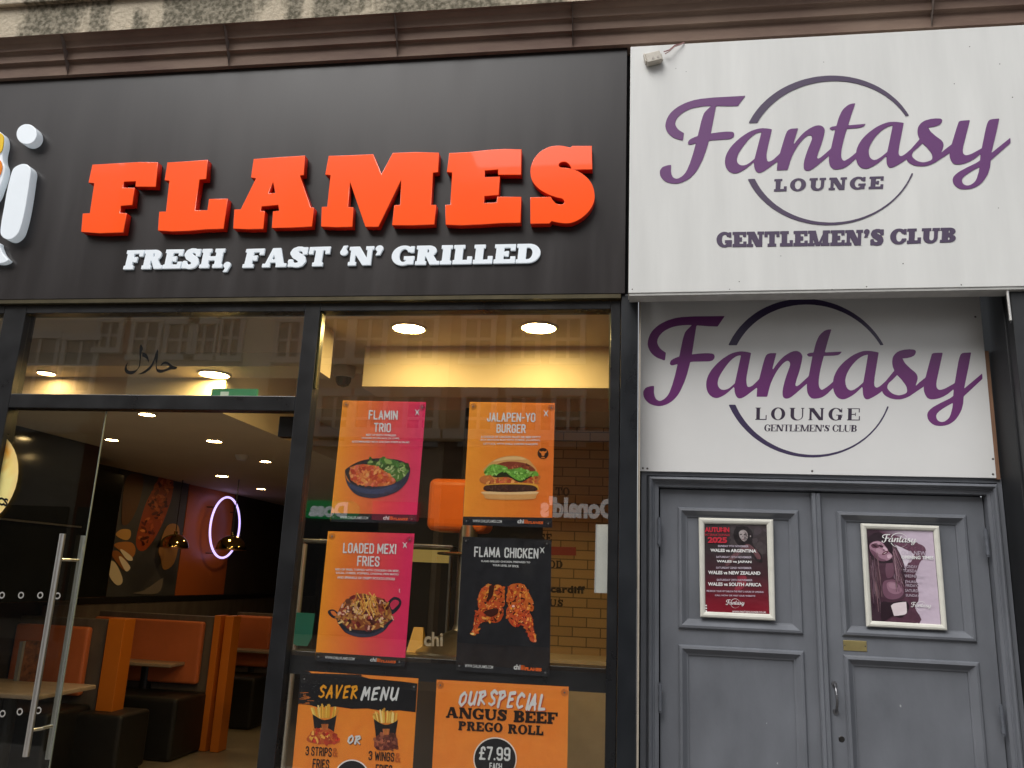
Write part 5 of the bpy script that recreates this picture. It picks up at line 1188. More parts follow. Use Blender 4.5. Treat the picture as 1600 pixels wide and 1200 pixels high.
condensed('3 STRIPS', zq(Z6, 132, 472, 274, 522, 10, -3), ty, TXTK, p5); condensed('FRIES', zq(Z6, 170, 540, 260, 592, 6, -3), ty, TXTK, p5)
condensed('3 WINGS', zq(Z6, 474, 498, 614, 548, 10, -3), ty, TXTK, p5); condensed('FRIES', zq(Z6, 512, 570, 602, 622, 6, -3), ty, TXTK, p5)
AMP = mat('orange outline ink', srgb(206, 104, 30), rough=.4)
condensed('&', zq(Z6, 278, 480, 306, 530, 2, -2), ty, AMP, p5); condensed('&', zq(Z6, 618, 508, 648, 560, 2, -2), ty, AMP, p5)
cups(p5, [(475.5, 1061), (647, 1073)], MY)
# ---------- ANGUS BEEF
q4 = [(682.4, 1062), (888.5, 1073), (883.5, 1352), (667.5, 1348)]
p6 = thing('menu_poster', P(776, 1350, MY), 'plain orange OUR SPECIAL ANGUS BEEF PREGO ROLL poster with a black £7.99 circle', 'poster', 'menu posters in the shop window')
sheet('poster_sheet', q4, MY, p6, lambda u, v: mixc((250, 150, 60), (247, 142, 54), random.random()))
RSH = mat('red brush shadow ink', srgb(206, 84, 50), rough=.4)
def spec(off, m, dy, r):
    brush('OUR', zq(Z6, 962 + off, 176 + off, 1114 + off, 262 + off, -10, -2), dy, m, p6, r=r); brush('SPECIAL', zq(Z6, 1126 + off, 158 + off, 1436 + off, 262 + off, 32, -4), dy, m, p6, r=r)
spec(4, RSH, ty + .0003, .13); spec(0, TXTW, ty, .115)
slab_print('ANGUS', zq(Z6, 894, 258, 1226, 318, 18, -2), ty + .0004, TXTK, p6, gap=.05, s=.30, t=.19, k=.17, sl=.07)
slab_print('BEEF', zq(Z6, 1262, 278, 1500, 342, 12, -2), ty + .0004, TXTK, p6, gap=.05, s=.30, t=.19, k=.17, sl=.07)
slab_print('PREGO', zq(Z6, 962, 336, 1202, 386, 12, -2), ty, TXTK, p6, gap=.06, s=.29, t=.19, k=.17, sl=.07)
slab_print('ROLL', zq(Z6, 1232, 352, 1424, 404, 10, -2), ty, TXTK, p6, gap=.06, s=.29, t=.19, k=.17, sl=.07)
ar = Art(*Z6, MY - .0006); ar.ell(1160, 542, 118, 118, (246, 236, 226), 48); ar.ell(1160, 543, 112, 112, (38, 36, 38), 48); ar.build('price_circle', p6)
condensed('£7.99', zq(Z6, 1074, 472, 1244, 546, 8, -2), ty, TXTW, p6); condensed('EACH', zq(Z6, 1130, 562, 1198, 598, 4, -1), ty, TXTW, p6)
cups(p6, [(688, 1070.5), (882, 1082)], MY)

# ================================================================== SHOP INTERIOR
IX0, IX1, IY1 = -5.0, -.045, 9.0
CZ = 2.5
CEILM = mat('cream ceiling paint', (.54, .46, .34), rough=.7, noise=.05, nscale=2)
FLOORM = mat('beige floor tile', (.24, .205, .155), rough=.35, noise=.12, nscale=3)
DARKW = mat('dark brown wall', (.045, .034, .026), rough=.6, noise=.2, nscale=3)
GREYW = mat('grey brown laminate', (.11, .09, .075), rough=.5, noise=.25, nscale=9, stretch=(1, 1, .3))
mb = MB().box(-6.4, IX1 + .05, -.118, IY1, -.30, .003)
o = mb.build('floor', FLOORM); tag(o, kind='structure')
XS = -1.74            # where the ceilings of the two bays meet
zB = P(760, 605, 1.0).z
LY0 = .42
zf = P(300, 572, LY0).z
XL2 = -2.45; XS0 = P(489, 560, LY0).x; XBK = P(566, 600, 1.0).x; YR = 1.7
mb = MB()
mb.box(-6.3, XS0, LY0, .70, zf, zf + .08); mb.box(-6.3, XL2, .7005, IY1, CZ, CZ + .08)
mb.box(-6.3, XL2, .7008, .72, CZ + .081, 2.999); mb.box(XL2, XS0, .69, .70, zf + .081, 2.999); mb.box(XS0 - .02, XS0, LY0 + .013, .689, zf + .0805, 2.999)
mb.box(-6.3, IX1, .062, .72, 3.0, 3.06); mb.box(XL2 - .02, IX1, .7205, YR + .1, 3.0, 3.06)
mb.box(XBK, IX1, 1.0, 1.3, zB, 2.9995); mb.box(XL2 + .001, IX1, YR, YR + .05, zB, 2.9995); mb.box(XL2 + .001, IX1, YR + .0505, IY1, zB + .004, zB + .07)
mb.box(XL2 - .0195, XL2 + .0005, .7205, IY1, CZ - .001, 2.9995)
o = MB().box(-6.3, XS0, LY0 + .001, LY0 + .012, zf + .081, 2.999).build('bulkhead', mat('daylit bulkhead cream', (.66, .54, .40), rough=.6)); tag(o, kind='structure')  # lighter than the ceiling cream: daylight put into the bulkhead colour
o = mb.build('ceiling', CEILM); tag(o, kind='structure')
def wallobj(name, m, x0, x1, y0, y1, z0, z1, label):
    o = MB().box(x0, x1, y0, y1, z0, z1).build(name, m); origin_base(o); tag(o, label, 'wall'); return o
lw = wallobj('side_wall', DARKW, IX0 - .2, IX0, .1, IY1 - .001, .004, CZ - .001, 'dark side wall of the restaurant behind the booths')
bw_ = wallobj('back_wall', DARKW, IX0 - .2, IX1 + .05, IY1, IY1 + .2, .004, 2.9, 'dark back wall of the restaurant beyond the booths')
# brick wall on the right
BY = 2.3
bx0 = P(846, 900, BY).x
BRICK = bpy.data.materials.new('tan wall tile'); BRICK.use_nodes = True
n = BRICK.node_tree.nodes; L = BRICK.node_tree.links; b = n['Principled BSDF']; b.inputs['Roughness'].default_value = .35
tc = n.new('ShaderNodeTexCoord'); sp_ = n.new('ShaderNodeSeparateXYZ'); cb = n.new('ShaderNodeCombineXYZ'); br = n.new('ShaderNodeTexBrick')
L.new(tc.outputs['Object'], sp_.inputs[0]); L.new(sp_.outputs[0], cb.inputs[0]); L.new(sp_.outputs[2], cb.inputs[1]); L.new(cb.outputs[0], br.inputs[0])
br.inputs['Scale'].default_value = 1; br.inputs['Brick Width'].default_value = .20; br.inputs['Row Height'].default_value = .0675; br.inputs['Mortar Size'].default_value = .004
br.inputs['Color1'].default_value = (.36, .25, .13, 1); br.inputs['Color2'].default_value = (.30, .20, .10, 1); br.inputs['Mortar'].default_value = (.10, .07, .04, 1)
L.new(br.outputs[0], b.inputs['Base Color'])
bk = wallobj('tiled_wall', BRICK, bx0, IX1 + .05, BY, BY + .1, .004, zB, 'tan brick tiled wall with black slogan lettering at the right of the shop')
DEC2 = mat('black wall lettering', (.012, .01, .01), rough=.5); RED2 = mat('red wall lettering', (.25, .03, .03), rough=.5)
def wtext(txt, q, m=DEC2): slab_print(txt, q, BY - .002, m, bk, gap=.12, s=.27, t=.17, k=.15, sl=.07)
wtext('TO', [(868, 761), (890, 762), (890, 775), (868, 774)])
wtext('CHOOSE', [(798, 833), (862, 834), (862, 847), (798, 846)]); 
wtext('FOOD', [(836, 875), (879, 876), (879, 888), (836, 887)])
wtext('US', [(858, 936), (880, 937), (880, 948), (858, 947)])
sans('cardiff', [(860, 914), (914, 916), (914, 928), (860, 926)], BY - .002, DEC2, bk, .05, sp=1.1, name='lettering')
MB().slab([(820, 853), (900, 855), (900, 868), (820, 866)], BY - .003, BY - .0005).build('red_strip', RED2, bk)
MB().box(bx0, IX1 - .002, BY - .45, BY - .002, .005, P(900, 1032, BY - .45).z).build('tile_ledge', mat('cream counter', (.42, .34, .22), rough=.3, noise=.08), bk)
wallobj('party_wall', DARKW, IX1, IX1 + .05, .1, IY1 - .001, .004, 3.06, 'plain dark wall closing the right side of the shop')

# mural and orange panel on the side wall
class ArtX(Art):
    def __init__(s, org, sc, x): Art.__init__(s, org, sc, 0); s.x = x
    def w(s, p): return PX(s.o[0] + p[0] / s.s, s.o[1] + p[1] / s.s, s.x + 3e-4 + 5e-5 * s.k)
    def build(s, name, parent, m=None):
        o = Art.build(s, name, parent, m)
        return o
ZM = ((160, 700), 5.0); WX = IX0 + .012
mur = thing('wall_mural', (WX, 4.1, 1.26), 'large photo mural of grilled food and fingers on the side wall beyond the entrance', 'mural')
def wallquad(name, pts, x, m, parent, th=.01):
    v = [PX(ZM[0][0] + p[0] / 5, ZM[0][1] + p[1] / 5, x) for p in pts]
    ys = [q.y for q in v]; zs = [q.z for q in v]
    return MB().box(x - th, x, min(ys), max(ys), min(zs), max(zs)).build(name, m, parent)
MURM = printmat('mural print', rough=.45, noise=.05)
ym0, ym1 = PX(178, 800, WX).y, PX(290, 800, WX).y; zm0, zm1 = 1.275, CZ - .004
MB().box(WX - .010, WX, ym0, ym1, zm0, zm1).build('mural_board', mat('charcoal mural ground', (.05, .05, .052), rough=.5, noise=.2, nscale=2), mur)
ar = ArtX(*ZM, WX)
ar.poly([(410, 300), (455, 215), (545, 205), (548, 350), (505, 500), (445, 640), (385, 740), (330, 800), (280, 795), (262, 720), (300, 560), (345, 420)], (150, 66, 26), True)
rg = [(400, 320), (460, 230), (540, 220), (540, 350), (495, 500), (440, 630), (380, 720), (300, 770), (280, 720), (320, 560), (350, 430)]
ar.scatter(rg, [(176, 84, 34), (110, 44, 18), (196, 110, 52), (80, 30, 14)], 90, 24, .5)
ar.poly([(180, 250), (260, 200), (320, 230), (300, 380), (250, 520), (190, 600), (150, 560)], (92, 60, 30), True)
ar.poly([(105, 670), (150, 635), (215, 640), (220, 690), (190, 720), (130, 700)], (196, 150, 84), True); ar.poly([(90, 760), (140, 735), (230, 740), (260, 800), (225, 860), (150, 810)], (176, 116, 62), True)
ar.poly([(70, 830), (110, 800), (170, 850), (215, 930), (200, 960), (150, 940)], (150, 92, 46), True); ar.poly([(50, 930), (70, 880), (110, 910), (155, 1010), (150, 1060), (110, 1070), (60, 1010)], (226, 210, 176), True)
ar.poly([(130, 860), (150, 850), (210, 915), (215, 945), (180, 960)], (236, 222, 196), True); ar.poly([(140, 800), (160, 795), (230, 850), (232, 880), (190, 870)], (236, 222, 196), True)
ar.poly([(505, 610), (590, 605), (600, 720), (560, 900), (480, 950), (455, 860), (440, 790)], (170, 124, 66), True)
ar.poly([(240, 1135), (330, 1110), (460, 1020), (475, 1030), (430, 1135)], (120, 112, 104), True)
o = ar.build('mural_print', mur, MURM)
me = o.data
for p in me.polygons: p.flip() if p.normal.x < 0 else None
orp = MB().box(WX - .010, WX + .004, PX(290.5, 800, WX).y, PX(364, 800, WX).y, zm0, zm1).build('orange_wall', mat('orange wall laminate', (.42, .105, .02), rough=.42, noise=.06, nscale=2)); origin_base(orp); tag(orp, 'glossy orange stretch of wall behind the glowing ring', 'wall')
rail = MB().box(IX0 + .001, IX0 + .04, 3.2, 8, 1.22, 1.27).build('dado_rail', mat('black rail', (.01, .01, .01), rough=.4)); origin_base(rail); tag(rail, 'black rail running along the side wall under the mural', 'rail')
wsc = MB().box(IX0 + .001, IX0 + .03, ym0 - .8, IY1 - .01, .005, 1.215).build('wall_wainscot', GREYW); origin_base(wsc); tag(wsc, 'grey brown laminate panelling low on the side wall behind the booths', 'panelling')
# neon ring
q = PX(352, 824, WX + .12); rr = abs(PX(352, 776, WX + .12).z - PX(352, 872, WX + .12).z) / 2
NEON = mat('neon tube', (.8, .8, .9), emit=(.58, .46, 1.0), estr=.85)
ring_ = thing('ring_light', (q.x, q.y, q.z - rr), 'glowing lilac neon ring standing off the orange wall panel', 'neon light')
mt = MB(); Np = 64; v = []
for i in range(Np):
    t = 2 * math.pi * i / Np; c_ = Vector((0, math.cos(t), math.sin(t)))
    for k_ in range(8):
        u = 2 * math.pi * k_ / 8; v.append(q + c_ * (rr + .0125 * math.cos(u)) + Vector((.0125 * math.sin(u), 0, 0)))
mt.add(v, [(i * 8 + k_, i * 8 + (k_ + 1) % 8, ((i + 1) % Np) * 8 + (k_ + 1) % 8, ((i + 1) % Np) * 8 + k_) for i in range(Np) for k_ in range(8)]).build('neon_tube', NEON, ring_, smooth=True)
for t in (.6, 2.5, 4.2): MB().tube((WX + .006, q.y + rr * math.cos(t), q.z + rr * math.sin(t)), (q.x - .02, q.y + rr * math.cos(t), q.z + rr * math.sin(t)), .006, n=8).build('stand_off', BLACKPC, ring_)
# brass pendants
PBR = mat('polished brass', (.50, .38, .14), rough=.08, metal=1)
def pendant(px, py, wpx, label):
    d = .30 * FPX / wpx; y = CAM.y + d * .97; c_ = P(px, py, y); r = .15
    t = thing('pendant_lamp', c_, label, 'pendant lamp', 'brass dome pendant lamps')
    MB().lathe(c_, [(r, 0), (r * .99, .02), (r * .93, .055), (r * .8, .09), (r * .6, .118), (r * .35, .135), (.02, .142), (.018, .17)], n=32).build('lamp_shade', PBR, t, smooth=True)
    MB().lathe(c_, [(r * .985, .0), (r * 1.02, .003), (r * 1.02, -.006), (r * .97, -.006), (r * .97, 0)], n=32).build('shade_rim', mat('copper rim', (.6, .3, .16), rough=.3, metal=1), t, smooth=True)
    MB().tube(c_ + Vector((0, 0, .17)), (c_.x, c_.y, CZ), .005, n=8).build('cord', BLACKPC, t)
    MB().lathe(c_, [(.0001, .03), (.03, .04), (.04, .07), (.03, .10)], n=16).build('bulb', mat('lamp bulb', (.9, .8, .6), emit=(1, .72, .4), estr=1.5), t, smooth=True)
pendant(271.5, 855.5, 45, 'brass dome pendant lamp in front of the dark mural'); pendant(360.5, 858.5, 46, 'brass dome pendant lamp in front of the neon ring')
# downlights
LAMP = mat('warm diffuser', (.9, .8, .6), emit=(1.0, .72, .27), estr=98)
LAMPS = mat('warm small diffuser', (.9, .8, .6), emit=(1.0, .68, .30), estr=70)
RIM = mat('lamp trim ring', (.45, .40, .32), rough=.4)
def downlight(px, py, z, r, label, big=False):
    c_ = PZ(px, py, z)
    t = thing('ceiling_downlight', c_, label, 'downlight', 'round recessed ceiling lights')
    MB().lathe(c_, [(r, -.0005), (r * 1.16, -.0005), (r * 1.14, -.008), (r * 1.0, -.010), (r * .98, -.004)], n=36).build('trim_ring', RIM, t, smooth=True)
    MB().lathe(c_, [(.0001, -.0045), (r * .985, -.0045)], n=36).build('diffuser', LAMP if big else LAMPS, t)
downlight(639, 512, 3.0, .093, 'large round downlight over the left of the shop window', True); downlight(842, 511, 3.0, .097, 'large round downlight over the right of the shop window', True)
downlight(335, 584, zf, .085, 'large round downlight right of the halal lettering in the transom', True); downlight(73, 582, zf, .05, 'small round downlight at the left of the transom')
for px, py, r, lb in ((230, 646, .048, 'small downlight just under the middle of the entrance transom'), (175, 686, .045, 'small downlight beside the corner of the black cabinet'), (335, 688, .055, 'small downlight over the middle of the entrance'), (415, 720, .045, 'small downlight near the open glass door'), (347, 743, .060, 'small downlight just above the neon ring'), (408, 763, .050, 'small far downlight near the open glass door')):
    downlight(px, py, CZ, r, lb)
downlight(697, 719, zB + .004, .05, 'small downlight between the FLAMIN TRIO and burger posters')
# security dome, smoke detector, exit sign
q = P(538, 578, 1.5)
scm = thing('dome_camera', (q.x, q.y, 2.84), 'small white dome security camera under the ceiling left of the bulkhead', 'security camera')
c_ = Vector((q.x, q.y, 3.0))
MB().lathe(c_, [(.0001, 0), (.075, 0), (.078, -.05), (.07, -.075), (.055, -.08)], n=24).build('camera_base', mat('off white plastic', (.4, .38, .34), rough=.4), scm, smooth=True)
MB().lathe(c_, [(.055, -.08), (.052, -.11), (.038, -.135), (.0001, -.148)], n=24).build('dome', mat('smoked dome', (.02, .02, .02), rough=.1), scm, smooth=True)
q = PZ(378, 711, CZ)
sdm = thing('smoke_detector', q - Vector((0, 0, .05)), 'white smoke detector on the restaurant ceiling', 'smoke detector')
MB().lathe(q, [(.0001, -.045), (.035, -.043), (.05, -.02), (.055, 0)], n=20).build('detector_body', mat('detector plastic', (.5, .48, .44), rough=.4), sdm, smooth=True)
a_, b_ = P(331, 607, .35), P(400, 622, .35)
exs = thing('exit_sign', ((a_.x + b_.x) / 2, .35, b_.z - .06), 'lit green exit sign low behind the transom glass', 'exit sign')
MB().box(a_.x, b_.x, .35, .37, b_.z - .06, a_.z).build('sign_body', mat('lit green', (.03, .25, .1), emit=(.08, .55, .22), estr=.12, rough=.4), exs)
w0, w1 = P(345, 612, .349), P(357, 618, .349)
MB().box(w0.x, w1.x, .347, .3495, w1.z - .02, w0.z).build('pictogram', mat('lit white', (.7, .8, .7), emit=(.7, .85, .6), estr=.2), exs)
# black cabinet on the left
BGL = mat('black gloss cabinet', (.010, .010, .009), rough=.12, noise=.2, nscale=3)
cxa, cxb = -4.25, -4.6
ya, yb = PX(160, 690, cxa).y, PX(198, 720, cxb).y; zcb = 1.30
cab = thing('black_cabinet', (-4.6, 1.2, zcb), 'glossy black wall cabinet up to the ceiling above the first booth', 'cabinet')
MB().box(IX0 + .001, cxa, .25, ya, zcb, CZ - .001).build('cabinet_body', BGL, cab, bevel=.004)
MB().box(IX0 + .001, cxb, ya + .0005, yb, zcb, CZ - .12).build('cabinet_body', BGL, cab, bevel=.004)
MB().box(cxa + .0005, cxa + .012, .6, ya - .1, PX(120, 823, cxa).z - .006, PX(120, 823, cxa).z + .006).build('trim_strip', mat('dull strip', (.2, .18, .16), rough=.3, metal=.6), cab)
# booths
ORL = mat('orange upholstery', (.58, .155, .055), rough=.42, noise=.08, nscale=4, bump=.05, bscale=8); ORP = mat('orange end panel', (.62, .175, .015), rough=.4); SEATB = mat('black seat vinyl', (.014, .014, .014), rough=.45, noise=.2)
TABM = mat('wood table top', (.34, .26, .19), rough=.3, noise=.2, nscale=6, stretch=(.4, 3, 1))
def bench(label, Y, xl, xr, top, panel_px, cush_top, seat_drop=.02):
    t = thing('booth_bench', ((xl + xr) / 2, Y, .004), label, 'booth bench', 'orange booth benches')
    zt_ = top
    MB().box(xl, xr, Y, Y + .09, .006, zt_).build('bench_frame', GREYW, t, bevel=.004)
    MB().box(xl + .02, xr - .11, Y - .07, Y - .001, .56, cush_top).build('backrest', ORL, t, bevel=.025, seg=3)
    MB().box(xl + .02, xr - .02, Y - .52, Y - .0015, .006, .50).build('seat', SEATB, t, bevel=.03, seg=3)
    for a0, a1 in panel_px: MB().box(a0, a1, Y - .03, Y + .12, .006, zt_ + .015).build('end_panel', ORP, t, bevel=.004)
    return t
YA = 2.55
bench('nearest orange booth bench, behind the steel door handles', YA, IX0 + .001, P(164, 1000, YA).x, P(120, 966, YA).z, [(P(165, 1000, YA - .03).x, P(191, 1000, YA - .03).x)], P(100, 978, YA - .07).z)
YB = 3.55
bench('second orange booth bench with twin end panels in the middle of the entrance', YB, IX0 + .001, P(338, 1000, YB).x, P(300, 962, YB).z, [(P(331, 1000, YB - .03).x, P(341, 1000, YB - .03).x), (P(348, 1000, YB - .03).x, P(361, 1000, YB - .03).x)], P(280, 970, YB - .07).z)
YC = 5.1
bench('far orange booth bench beside the open glass door', YC, P(366, 1000, YC).x, P(440, 1000, YC).x, P(400, 958, YC).z, [], P(400, 962, YC).z)
def table(label, px, py, lx, ly):
    c_ = PZ(px, py, .75)
    t = thing('booth_table', (c_.x, c_.y, .004), label, 'table', 'wooden booth tables')
    MB().box(c_.x - lx, c_.x + lx, c_.y - ly, c_.y + ly, .72, .75).build('table_top', TABM, t, bevel=.008)
    MB().tube((c_.x, c_.y, .02), (c_.x, c_.y, .7195), .05, n=16).build('pedestal', SEATB, t)
    MB().lathe((c_.x, c_.y, .006), [(.0001, .02), (.2, .016), (.22, 0)], n=24).build('foot', SEATB, t)
table('wooden table holding the menu card in front of the nearest booth bench', 20, 1072, .42, .30)
table('wooden table in front of the second booth bench', 232, 1030, .38, .28)
table('far wooden table beside the open glass door', 398, 1012, .35, .28)
q = PZ(46, 1064, .755)
mc = thing('menu_card', q, 'dark menu card standing on the table of the nearest booth', 'menu card')
MB().box(q.x - .075, q.x + .075, q.y - .008, q.y + .008, .752, 1.03).build('card', mat('dark menu print', (.05, .03, .025), rough=.3, col2=(.45, .16, .06), nscale=26), mc)
MB().box(q.x - .105, q.x - .076, q.y - .03, q.y + .03, .752, 1.02).build('card_holder', mat('grey card edge', (.25, .25, .26), rough=.4), mc)
def stool(px, py, label):
    c_ = PZ(px, py, .46); t = thing('black_stool', (c_.x, c_.y, .004), label, 'stool', 'black cube stools')
    MB().box(c_.x - .2, c_.x + .2, c_.y - .2, c_.y + .2, .03, .46).build('seat_block', SEATB, t, bevel=.03, seg=3)
    MB().box(c_.x - .17, c_.x + .17, c_.y - .17, c_.y + .17, .004, .0295).build('plinth', mat('stool plinth', (.02, .02, .02), rough=.6), t)
stool(178, 1110, 'black cube stool right of the nearest booth bench')
# counter, extractor and fittings behind the posters
STL = mat('kitchen steel', (.42, .39, .33), rough=.3, metal=1, noise=.15, nscale=12)
KY = 1.5
q = P(700, 790, KY)
hood = thing('orange_hood', (q.x, KY, P(700, 830, KY).z), 'rounded orange hood hanging behind the burger poster', 'hood')
hx0, hx1 = P(667, 790, KY).x, P(742, 790, KY).x
MB().box(hx0, hx1 + .08, KY, KY + .3, P(700, 829, KY).z, P(700, 747, KY).z).build('hood_body', mat('orange enamel', (.60, .13, .015), rough=.3, noise=.05), hood, bevel=.045, seg=4)
MB().tube(((hx0 + hx1) / 2 + .06, KY + .15, P(700, 829, KY).z + .2), ((hx0 + hx1) / 2 + .06, KY + .15, zB), .03, n=12).build('hanger', BLACKPC, hood)
zct = P(760, 1032, 1.2).z
ctr = thing('kitchen_counter', (P(700, 1030, 1.4).x, 1.4, .004), 'low steel topped counter behind the window rail', 'counter')
cx0_, cx1_ = P(560, 1030, 1.2).x, bx0 - .002
MB().box(cx0_, cx1_, 1.22, 1.8, .006, zct - .03).build('counter_body', DARKW, ctr); MB().box(cx0_ - .02, cx1_, 1.2, 1.82, zct - .0295, zct).build('worktop', STL, ctr, bevel=.004)
q = P(722, 1020, 1.55)
col = thing('steel_column', (q.x, 1.55, zct + .001), 'steel carving column with flared foot behind the chicken poster', 'steel column')
MB().lathe((q.x, 1.55, zct + .001), [(.30, 0), (.30, .012), (.16, .10), (.075, .14), (.06, .18), (.06, 1.05), (.05, 1.06)], n=32).build('column_body', STL, col, smooth=True)
MB().lathe((q.x, 1.55, P(722, 868, 1.55).z), [(.0001, 0), (.19, 0), (.2, .008), (.19, .016), (.0001, .016)], n=32).build('tray', STL, col, smooth=True)
q0, q1 = P(588, 856, 3.0), P(703, 880, 3.0)
lb = MB().box(q0.x, q1.x, 3.0, 3.05, q1.z, q0.z).build('lit_panel', mat('lit yellow panel', (.3, .22, .06), emit=(.75, .52, .14), estr=.16)); origin_base(lb); tag(lb, 'lit yellow menu panel deep in the shop between the lower posters', 'lit panel')
kc = wallobj('kitchen_wall', mat('near black wall', (.014, .013, .012), rough=.5), P(585, 900, 3.06).x, bx0 - .001, 3.06, 3.16, .004, zB, 'near black kitchen wall behind the steel column')
def shelf(px0, px1, py, Y, label):
    a_, b_ = P(px0, py, Y), P(px1, py, Y)
    t = thing('steel_shelf', ((a_.x + b_.x) / 2, Y, a_.z - .02), label, 'shelf', 'steel shelves')
    MB().box(a_.x, b_.x, Y, Y + .28, a_.z - .012, a_.z).build('shelf_plate', STL, t, bevel=.002)
    MB().tube((a_.x, Y - .006, a_.z + .005), (b_.x, Y - .006, a_.z + .005), .006, n=8).build('shelf_rail', mat('bright rail', (.7, .66, .6), rough=.2, metal=1), t)
    for x in (a_.x + .04, b_.x - .04): MB().tube((x, Y + .14, .01), (x, Y + .14, a_.z - .0125), .014, n=8).build('shelf_post', STL, t)
shelf(455, 560, 843, 1.7, 'steel shelf left of the LOADED MEXI FRIES poster'); shelf(575, 708, 849, 1.9, 'steel shelf between the lower posters above the lit panel')
q = P(476, 850, 1.35); q1 = P(466, 1012, 1.35)
pole = thing('steel_pole', (q.x, 1.35, .004), 'thin steel pole carrying the teal sign at the left of the window', 'pole')
MB().tube((q.x, 1.35, .01), (q.x, 1.35, q.z), .019, n=14).build('tube', mat('pale steel tube', (.6, .58, .52), rough=.3, metal=.8), pole, smooth=True)
MB().lathe((q.x, 1.35, .005), [(.0001, .012), (.12, .01), (.13, 0)], n=20).build('foot', STL, pole)
a_, b_ = P(463, 957, 1.30), P(487, 1010, 1.30)
tl = MB().prism([(a_.x, b_.z + .01), (a_.x + .02, b_.z), (b_.x - .03, b_.z), (b_.x - .005, b_.z + .05), (b_.x, a_.z), (a_.x, a_.z)], 1.30, 1.308).build('teal_sign', mat('teal plastic', (.012, .13, .11), rough=.4)); origin_base(tl); tag(tl, 'teal plastic sign hanging on the thin steel pole', 'sign')
q = P(652, 1016, 1.5)
wf = thing('floor_sign', (q.x, 1.5, zct + .001), 'narrow yellow warning board standing behind the LOADED MEXI FRIES poster', 'warning board')
for s_ in (-1, 1):
    mb = MB(); v = [(q.x - .052, 1.5 + s_ * .07, zct + .001), (q.x + .052, 1.5 + s_ * .07, zct + .001), (q.x + .030, 1.5 + s_ * .005, zct + .15), (q.x - .030, 1.5 + s_ * .005, zct + .15)]
    v += [(x, y + .003 * s_, z) for x, y, z in v]
    mb.add(v, [(0, 1, 2, 3), (4, 7, 6, 5), (0, 4, 5, 1), (1, 5, 6, 2), (2, 6, 7, 3), (3, 7, 4, 0)]).build('board_leaf', mat('yellow plastic', (.45, .26, .01), rough=.4), wf)
a_, b_ = P(658, 990, 1.215), P(720, 1028, 1.215)
sans('chi', [(663, 987), (692, 988), (692, 1010), (662, 1010)], 1.19, mat('white counter lettering', (.4, .4, .38), rough=.4), ctr, .03)

# ================================================================== ACROSS THE STREET (seen mirrored in the glass)
OY = -12.0
def O(px, py):
    q = P(px, py, .017); k = (3.817 + .017 - OY) / 3.817
    return CAM.x + (q.x - CAM.x) * k, CAM.z + (q.z - CAM.z) * k
WFR = mat('white window paint', (.56, .52, .46), rough=.5); PANE = mat('dark street pane', (.07, .068, .064), rough=.08)
def street_house(px0, px1, h, m, label, wins, shop=(.06, .06, .06)):
    x0, x1 = O(px0, 600)[0], O(px1, 600)[0]
    t = thing('street_building', ((x0 + x1) / 2, OY, 0), label, 'building')
    MB().box(x0, x1 - .01, OY - 5, OY, 0, h).build('wall', m, t)
    MB().box(x0 + .02, x1 - .03, OY + .001, OY + .28, 4.25, 4.45).box(x0 + .02, x1 - .03, OY + .001, OY + .35, h - .35, h - .05).build('cornice', WFR if m is not BRK else m, t)
    MB().box(x0 + .1, x1 - .11, OY + .001, OY + .05, .4, 2.7).build('shop_front', PANE, t)
    for (a_, b_, c_, d_) in wins:
        wx0, wz1 = O(a_, b_); wx1, wz0 = O(c_, d_)
        fr = MB().box(wx0 - .12, wx1 + .12, OY + .001, OY + .10, wz1 - .001, wz1 + .16).box(wx0 - .12, wx1 + .12, OY + .001, OY + .12, wz0 - .12, wz0 - .001).box(wx0 - .10, wx0, OY + .001, OY + .08, wz0, wz1 - .002).box(wx1, wx1 + .10, OY + .001, OY + .08, wz0, wz1 - .002)
        xm_ = (wx0 + wx1) / 2; zm_ = (wz0 + wz1) / 2
        fr.box(xm_ - .03, xm_ + .03, OY + .022, OY + .06, wz0 + .001, wz1 - .003).box(wx0 + .001, xm_ - .031, OY + .022, OY + .055, zm_ - .03, zm_ + .03).box(xm_ + .031, wx1 - .001, OY + .022, OY + .055, zm_ - .03, zm_ + .03)
        f_ = fr.build('window', WFR, t); MB().box(wx0 + .0005, wx1 - .0005, OY + .002, OY + .02, wz0 + .0005, wz1 - .0035).build('pane', PANE, f_)
    return t, x0, x1
TAN2 = mat('brown street brick', srgb(140, 112, 88), rough=.85, noise=.2, nscale=6)
BRK = mat('red street brick', srgb(150, 78, 58), rough=.85, noise=.2, nscale=6); CRM = mat('cream street render', srgb(232, 214, 186), rough=.8, noise=.08); TAN = mat('tan street stone', srgb(200, 172, 140), rough=.85, noise=.12, nscale=3); PALE = mat('pale street stone', srgb(204, 190, 170), rough=.8, noise=.15, nscale=2)
street_house(-420, 148, 10.5, PALE, 'pale stone building across the street, mirrored at the left of the transom', [(-150, 520, -90, 610), (-40, 520, 10, 610), (40, 530, 78, 612), (108, 533, 140, 612)])
street_house(148, 198, 11.5, BRK, 'narrow red brick house across the street, mirrored left of the halal lettering', [(162, 505, 184, 545)])
street_house(198, 420, 10.8, CRM, 'cream rendered building across the street, mirrored behind the halal lettering', [(268, 508, 300, 556), (306, 508, 334, 556), (352, 500, 372, 558), (216, 505, 244, 556)])
street_house(420, 700, 11.2, TAN, 'tan stone building across the street above the green shop sign', [(506, 500, 540, 562), (560, 500, 596, 562), (640, 500, 676, 562), (506, 620, 540, 690), (560, 620, 596, 690), (640, 620, 676, 690), (440, 505, 466, 560)])
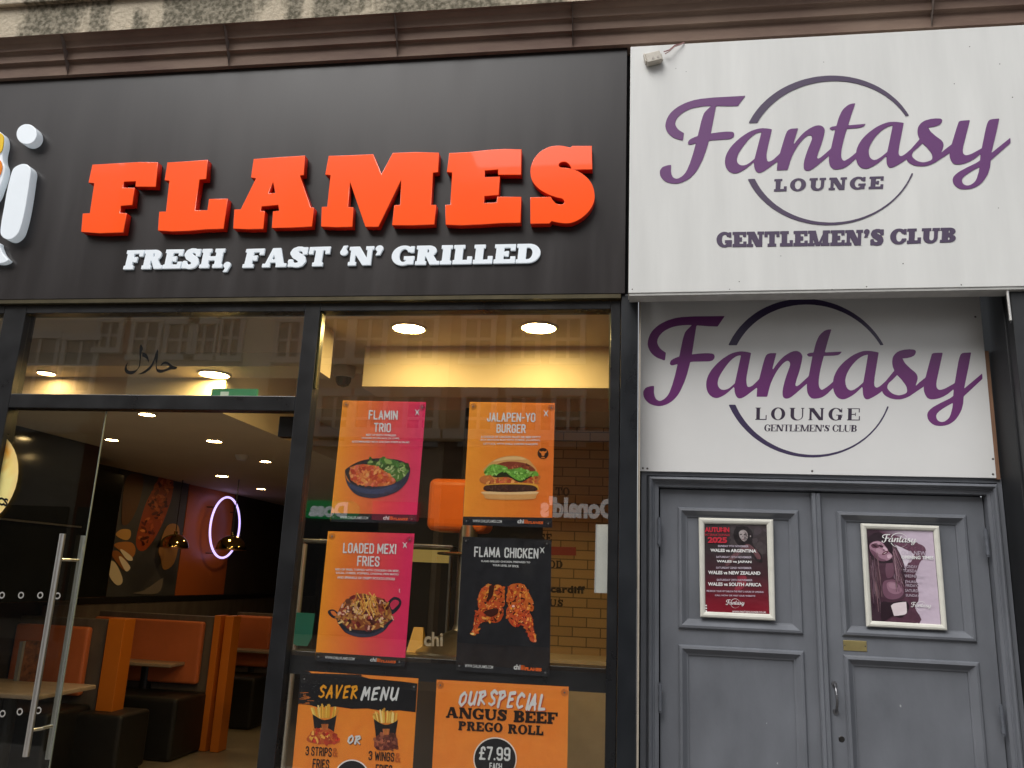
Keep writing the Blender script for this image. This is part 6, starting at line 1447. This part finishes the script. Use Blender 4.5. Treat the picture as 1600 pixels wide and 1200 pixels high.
street_house(700, 1180, 10.0, TAN2, 'wide brown brick building across the street above the white lettered name', [(730, 500, 766, 562), (800, 500, 836, 562), (870, 500, 906, 562), (960, 500, 1000, 562), (730, 620, 766, 690), (800, 620, 836, 690), (870, 620, 906, 690), (960, 620, 1000, 690)])
# shop signs over there; their lettering runs the right way for someone looking at them
def street_text(txt, a_, b_, y, m, parent, bold):
    (xa_, za), (xb_, zb) = O(*a_), O(*b_)          # a = start of the word (right in the mirror image is its left there)
    me = sans_mesh(txt, bold); mapmesh(me, lambda u, v, h: (xa_ + (xb_ - xa_) * u, y, zb + (za - zb) * v))
    if me.polygons and me.polygons[0].normal.y < 0: me.flip_normals()
    return link('lettering', me, m, parent)
(xg0, zg1), (xg1, zg0) = O(477, 782), O(562, 813)
gs = thing('street_sign', ((xg0 + xg1) / 2, OY + .1, zg0), 'green pill shaped Dosa sign across the street, mirrored low in the shop window', 'shop sign')
hh = (zg1 - zg0) / 2
pts = ell(xg0 + hh, zg0 + hh, hh, hh, 14, math.pi / 2, 1.5 * math.pi) + ell(xg1 - hh, zg0 + hh, hh, hh, 14, -math.pi / 2, math.pi / 2)
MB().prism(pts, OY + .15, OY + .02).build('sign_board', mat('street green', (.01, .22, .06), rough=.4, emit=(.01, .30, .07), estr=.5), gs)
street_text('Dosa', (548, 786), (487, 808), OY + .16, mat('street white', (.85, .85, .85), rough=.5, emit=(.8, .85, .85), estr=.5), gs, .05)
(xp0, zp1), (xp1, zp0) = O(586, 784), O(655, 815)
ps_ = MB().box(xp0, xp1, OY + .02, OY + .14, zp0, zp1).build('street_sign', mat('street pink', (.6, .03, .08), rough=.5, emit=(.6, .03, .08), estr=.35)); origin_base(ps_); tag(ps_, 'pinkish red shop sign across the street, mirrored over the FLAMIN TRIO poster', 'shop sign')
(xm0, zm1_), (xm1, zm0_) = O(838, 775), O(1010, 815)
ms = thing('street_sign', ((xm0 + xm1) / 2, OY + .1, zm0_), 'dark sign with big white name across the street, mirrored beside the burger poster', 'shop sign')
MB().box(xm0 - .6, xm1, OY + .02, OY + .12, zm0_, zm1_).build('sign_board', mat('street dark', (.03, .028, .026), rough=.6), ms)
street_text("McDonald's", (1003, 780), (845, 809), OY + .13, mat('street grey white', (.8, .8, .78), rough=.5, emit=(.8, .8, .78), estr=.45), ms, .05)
